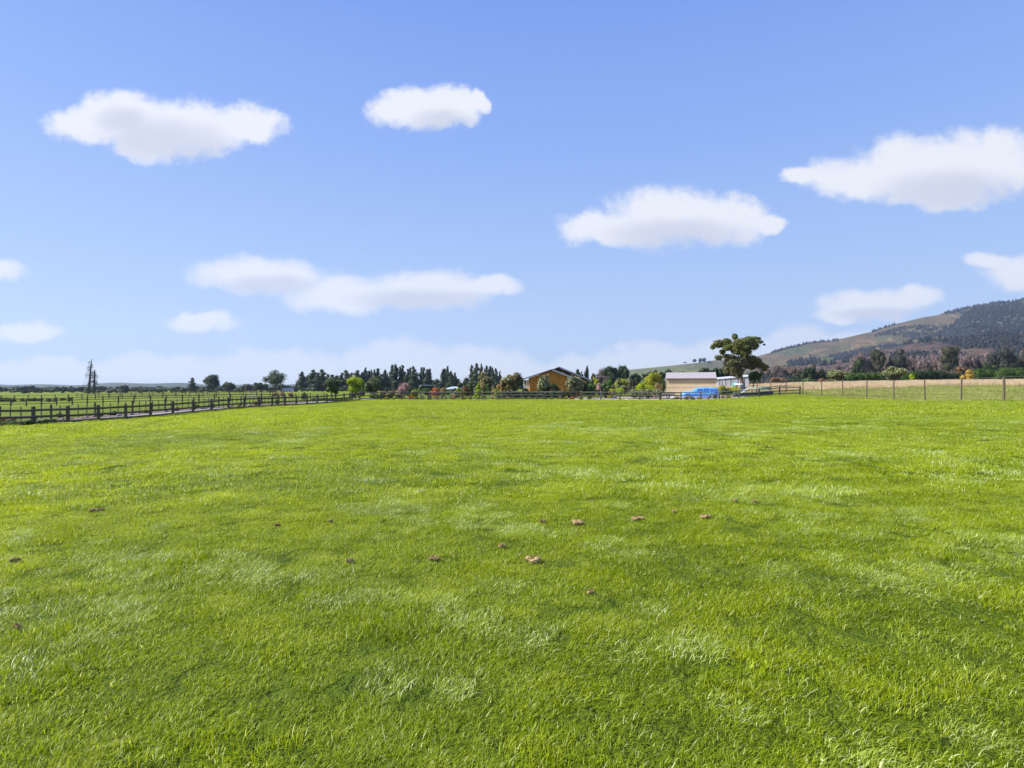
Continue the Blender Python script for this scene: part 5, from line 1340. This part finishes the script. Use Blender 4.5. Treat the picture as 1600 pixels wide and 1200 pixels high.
def add_zone(x, y, kind):
    z = Gv(x, y); n = len(x)
    a = .6 * nz2(x, y * 1.6, .38, 1.0) + .6 * nz2(x, y * 1.8, 1.1, 6.0); b = nz2(x, y, 1.7, 4.0); c = nz2(x, y, .12, 9.0, 2)
    rot = WIND + c * 2.0 + a * 1.5 + b * .6 + grng.normal(size=n) * 1.0
    s = (1.0 + .48 * b + .12 * grng.normal(size=n)).clip(.45, 1.7)
    u = grng.random(n)
    rr_ = np.hypot(x - 5 + a * 1.5, y - 24); streak = (np.sin(rr_ * 1.9 + c * 5) > .80) & (a > -.15)
    if kind == 0:
        vid = np.where((((a > .34) | streak) & (u < .40)), grng.integers(3, 5, n), grng.integers(0, 3, n)); vid = np.where((b > .30) & (u < .6), grng.integers(5, 7, n), vid)
        near = np.zeros(n, bool)
        for (dx_, dy_, _), (_, _, w) in zip(DP, DUNG):
            near |= (x - dx_) ** 2 + (y - dy_) ** 2 < (w / F * dy_ * .32) ** 2
        s = np.where(near, s * .42, s)
    elif kind == 1:
        vid = np.where((((a > .34) | streak) & (u < .32)), grng.integers(10, 12, n), grng.integers(7, 10, n))
    else:
        vid = grng.integers(12, 15, n)
    hz_ = s * (1 + .25 * a)
    kp = (b > -.42) | (grng.random(n) < .68)
    x, y, z, rot, s, hz_, vid, n = x[kp], y[kp], z[kp], rot[kp], s[kp], hz_[kp], vid[kp], int(kp.sum())
    PT.append(np.c_[x, y, z - .004]); RT.append(np.c_[grng.normal(size=(n, 2)) * .06, rot]); SC.append(np.c_[s, s, hz_]); ID.append(vid)
x, y = scatter(1.2, 9.5, 115, 1.5); add_zone(x, y, 0)
x, y = scatter(8.5, 28, 13, 2); add_zone(x, y, 1)
x, y = scatter(26, 85, 2.6, 3); add_zone(x, y, 2)
gn_scatter('grass', np.concatenate(PT), np.concatenate(RT), np.concatenate(SC), np.concatenate(ID), G_var, 'windblown bright green pasture grass covering the whole paddock')
print('GRASS', sum(len(p) for p in PT))

# rough pasture and tall dry grass on the right, grass on the far fields
R_var = [tuft('r', 160, .8, .06, .30, .035, .7, M['grass_rough'], 200 + s, 1, 0, 1.4) for s in range(3)]
D_var = [tuft('d', 110, .9, .35, .95, .035, .25, M['grass_dry'], 210 + s, 2, 0, 1.2) for s in range(3)]
n = 26000; y = 54 + 100 * grng.random(n) ** .8; x = np.interp(y, [52, 90, 160], [45.6, 43.4, 38]) + grng.random(n) * (y * .55)
k = (y < 138 + 12 * nz2(x, y, .05, 2)) & (x < y * 1.02 + 4); x, y = x[k], y[k]; b = nz2(x, y, .35, 4.4)
s = (1 + 1.5 * b).clip(.35, 2.6); nn_ = len(x)
gn_scatter('rough_grass', np.c_[x, y, Gv(x, y)], np.c_[np.zeros((nn_, 2)), grng.random(nn_) * 6.28], np.c_[s, s, s], grng.integers(0, 3, nn_), R_var, 'lumpy unmown pasture grass beyond the tall wire fence')
n = 15000; y = 106 + 52 * grng.random(n); x = np.interp(y, [118, 160], [41, 36]) + grng.random(n) * (y * .75)
k = (y > 114 + 9 * nz2(x, y, .06, 2)) & (x < y * 1.02 + 6); x, y = x[k], y[k]; b = nz2(x, y, .2, 8.4); s = (1 + .4 * b).clip(.5, 1.5); nn_ = len(x)
gn_scatter('dry_grass', np.c_[x, y, Gv(x, y)], np.c_[np.zeros((nn_, 2)), grng.random(nn_) * 6.28], np.c_[s, s, s], grng.integers(0, 3, nn_), D_var, 'tall pinkish dry seeding grass in front of the right-hand hedges')
# tall ragged verge along the wire fence and under the rail fences
V_var = [tuft('v', 120, .5, .10, .42, .02, .5, M['grass_rough'], 220 + s, 2, 0, 1.5) for s in range(2)]
E_var = [tuft('e', 120, .5, .10, .36, .02, .5, M['grass'], 230 + s, 2, 0, 1.5) for s in range(2)]
vp = []
for (a, b) in zip(wp[:-1], wp[1:]):
    for q in range(14):
        t = grng.random(); vp.append((a[0] + (b[0] - a[0]) * t + grng.normal() * .25, a[1] + (b[1] - a[1]) * t))
vp = np.array(vp); nn_ = len(vp)
gn_scatter('verge_grass', np.c_[vp, Gv(vp[:, 0], vp[:, 1])], np.c_[np.zeros((nn_, 2)), grng.random(nn_) * 6.28], np.ones((nn_, 3)) * (.6 + .7 * grng.random(nn_))[:, None], grng.integers(0, 2, nn_), V_var, 'ragged pale grass along the foot of the tall wire fence')
vp = []
for pts in (left_pts, far_pts):
    for (a, b) in zip(pts[:-1], pts[1:]):
        for q in range(9):
            t = grng.random(); vp.append((a[0] + (b[0] - a[0]) * t + grng.normal() * .18, a[1] + (b[1] - a[1]) * t + grng.normal() * .1))
vp = np.array(vp); nn_ = len(vp)
gn_scatter('fence_line_grass', np.c_[vp, Gv(vp[:, 0], vp[:, 1])], np.c_[np.zeros((nn_, 2)), grng.random(nn_) * 6.28], np.ones((nn_, 3)) * (.5 + .5 * grng.random(nn_))[:, None], grng.integers(0, 2, nn_), E_var, 'longer green grass left uncut beneath the rail fences')

# ------------------------------------------------------------------ dried dung clods
dung_l = {}
dl = ['flat dry dung clod far left in the middle of the paddock', 'small dung clod at the left edge, upper one', 'small dung clod at the left edge, lower one', 'small dung clod just left of centre, the farthest along its line', 'reddish dung clod in the centre of the foreground',
      'widest flat dung clod in the centre foreground', 'small dark dung clod above the widest one', 'lumpy pale dung clod right of centre', 'tan dung clod between the small dark one and the lumpy pale one', 'faint dung clod left of the reddish one',
      'small dung clod between the reddish one and the widest one', 'lone distant dung clod at the right of the paddock', 'dark dung clod nearest below the widest one', 'long scattered smear of dung left of the tan clod', 'tiny distant dung clod above the flat one on the left',
      'tiny dung clod above the lumpy pale one', 'tiniest dung clod right above the lumpy pale one', 'tiny dung clod above the long smear', 'small dung clod left of centre in the line of the smear', 'tiny dung clod right of the one left of centre', 'small dung clod just left of the lumpy pale one']
dr = np.random.default_rng(8)
for (X, Y, zz), (px, py, wpx), lb in zip(DP, DUNG, dl):
    w = wpx / F * Y * .5
    lb_ = [(dr.normal() * w * .32, dr.normal() * w * .22, .012, w * dr.uniform(.25, .5), w * dr.uniform(.22, .45), w * dr.uniform(.07, .14) + .008) for q in range(5)]
    o = link('dung_clod', crown_mesh('dung_clod', lb_, 520, max(.012, w * .10), M['dung'], int(px), elong=1.8, shell=.7, core=.8), None, (X, Y, zz + .022))
    tag(o, lb, 'dung', 'dried dung clods in the paddock')
# ------------------------------------------------------------------ haze
HAZE = True
if HAZE:
    mb = MB(); mb.box(-4200, 4200, -300, 5200, -12, 480)
    m, N, out = mat_base('thin_haze')
    pv = N.n('ShaderNodeVolumePrincipled'); pv.inputs['Color'].default_value = (.60, .74, 1.0, 1); pv.inputs['Density'].default_value = .00008; pv.inputs['Anisotropy'].default_value = .2
    N.put(out.inputs['Volume'], pv.outputs[0])
    hz_o = link('haze', mb.mesh('haze', m)); hz_o['kind'] = 'stuff'
print('OBJECTS', len(bpy.data.objects), 'TRIS', sum(len(m.polygons) for m in bpy.data.meshes))
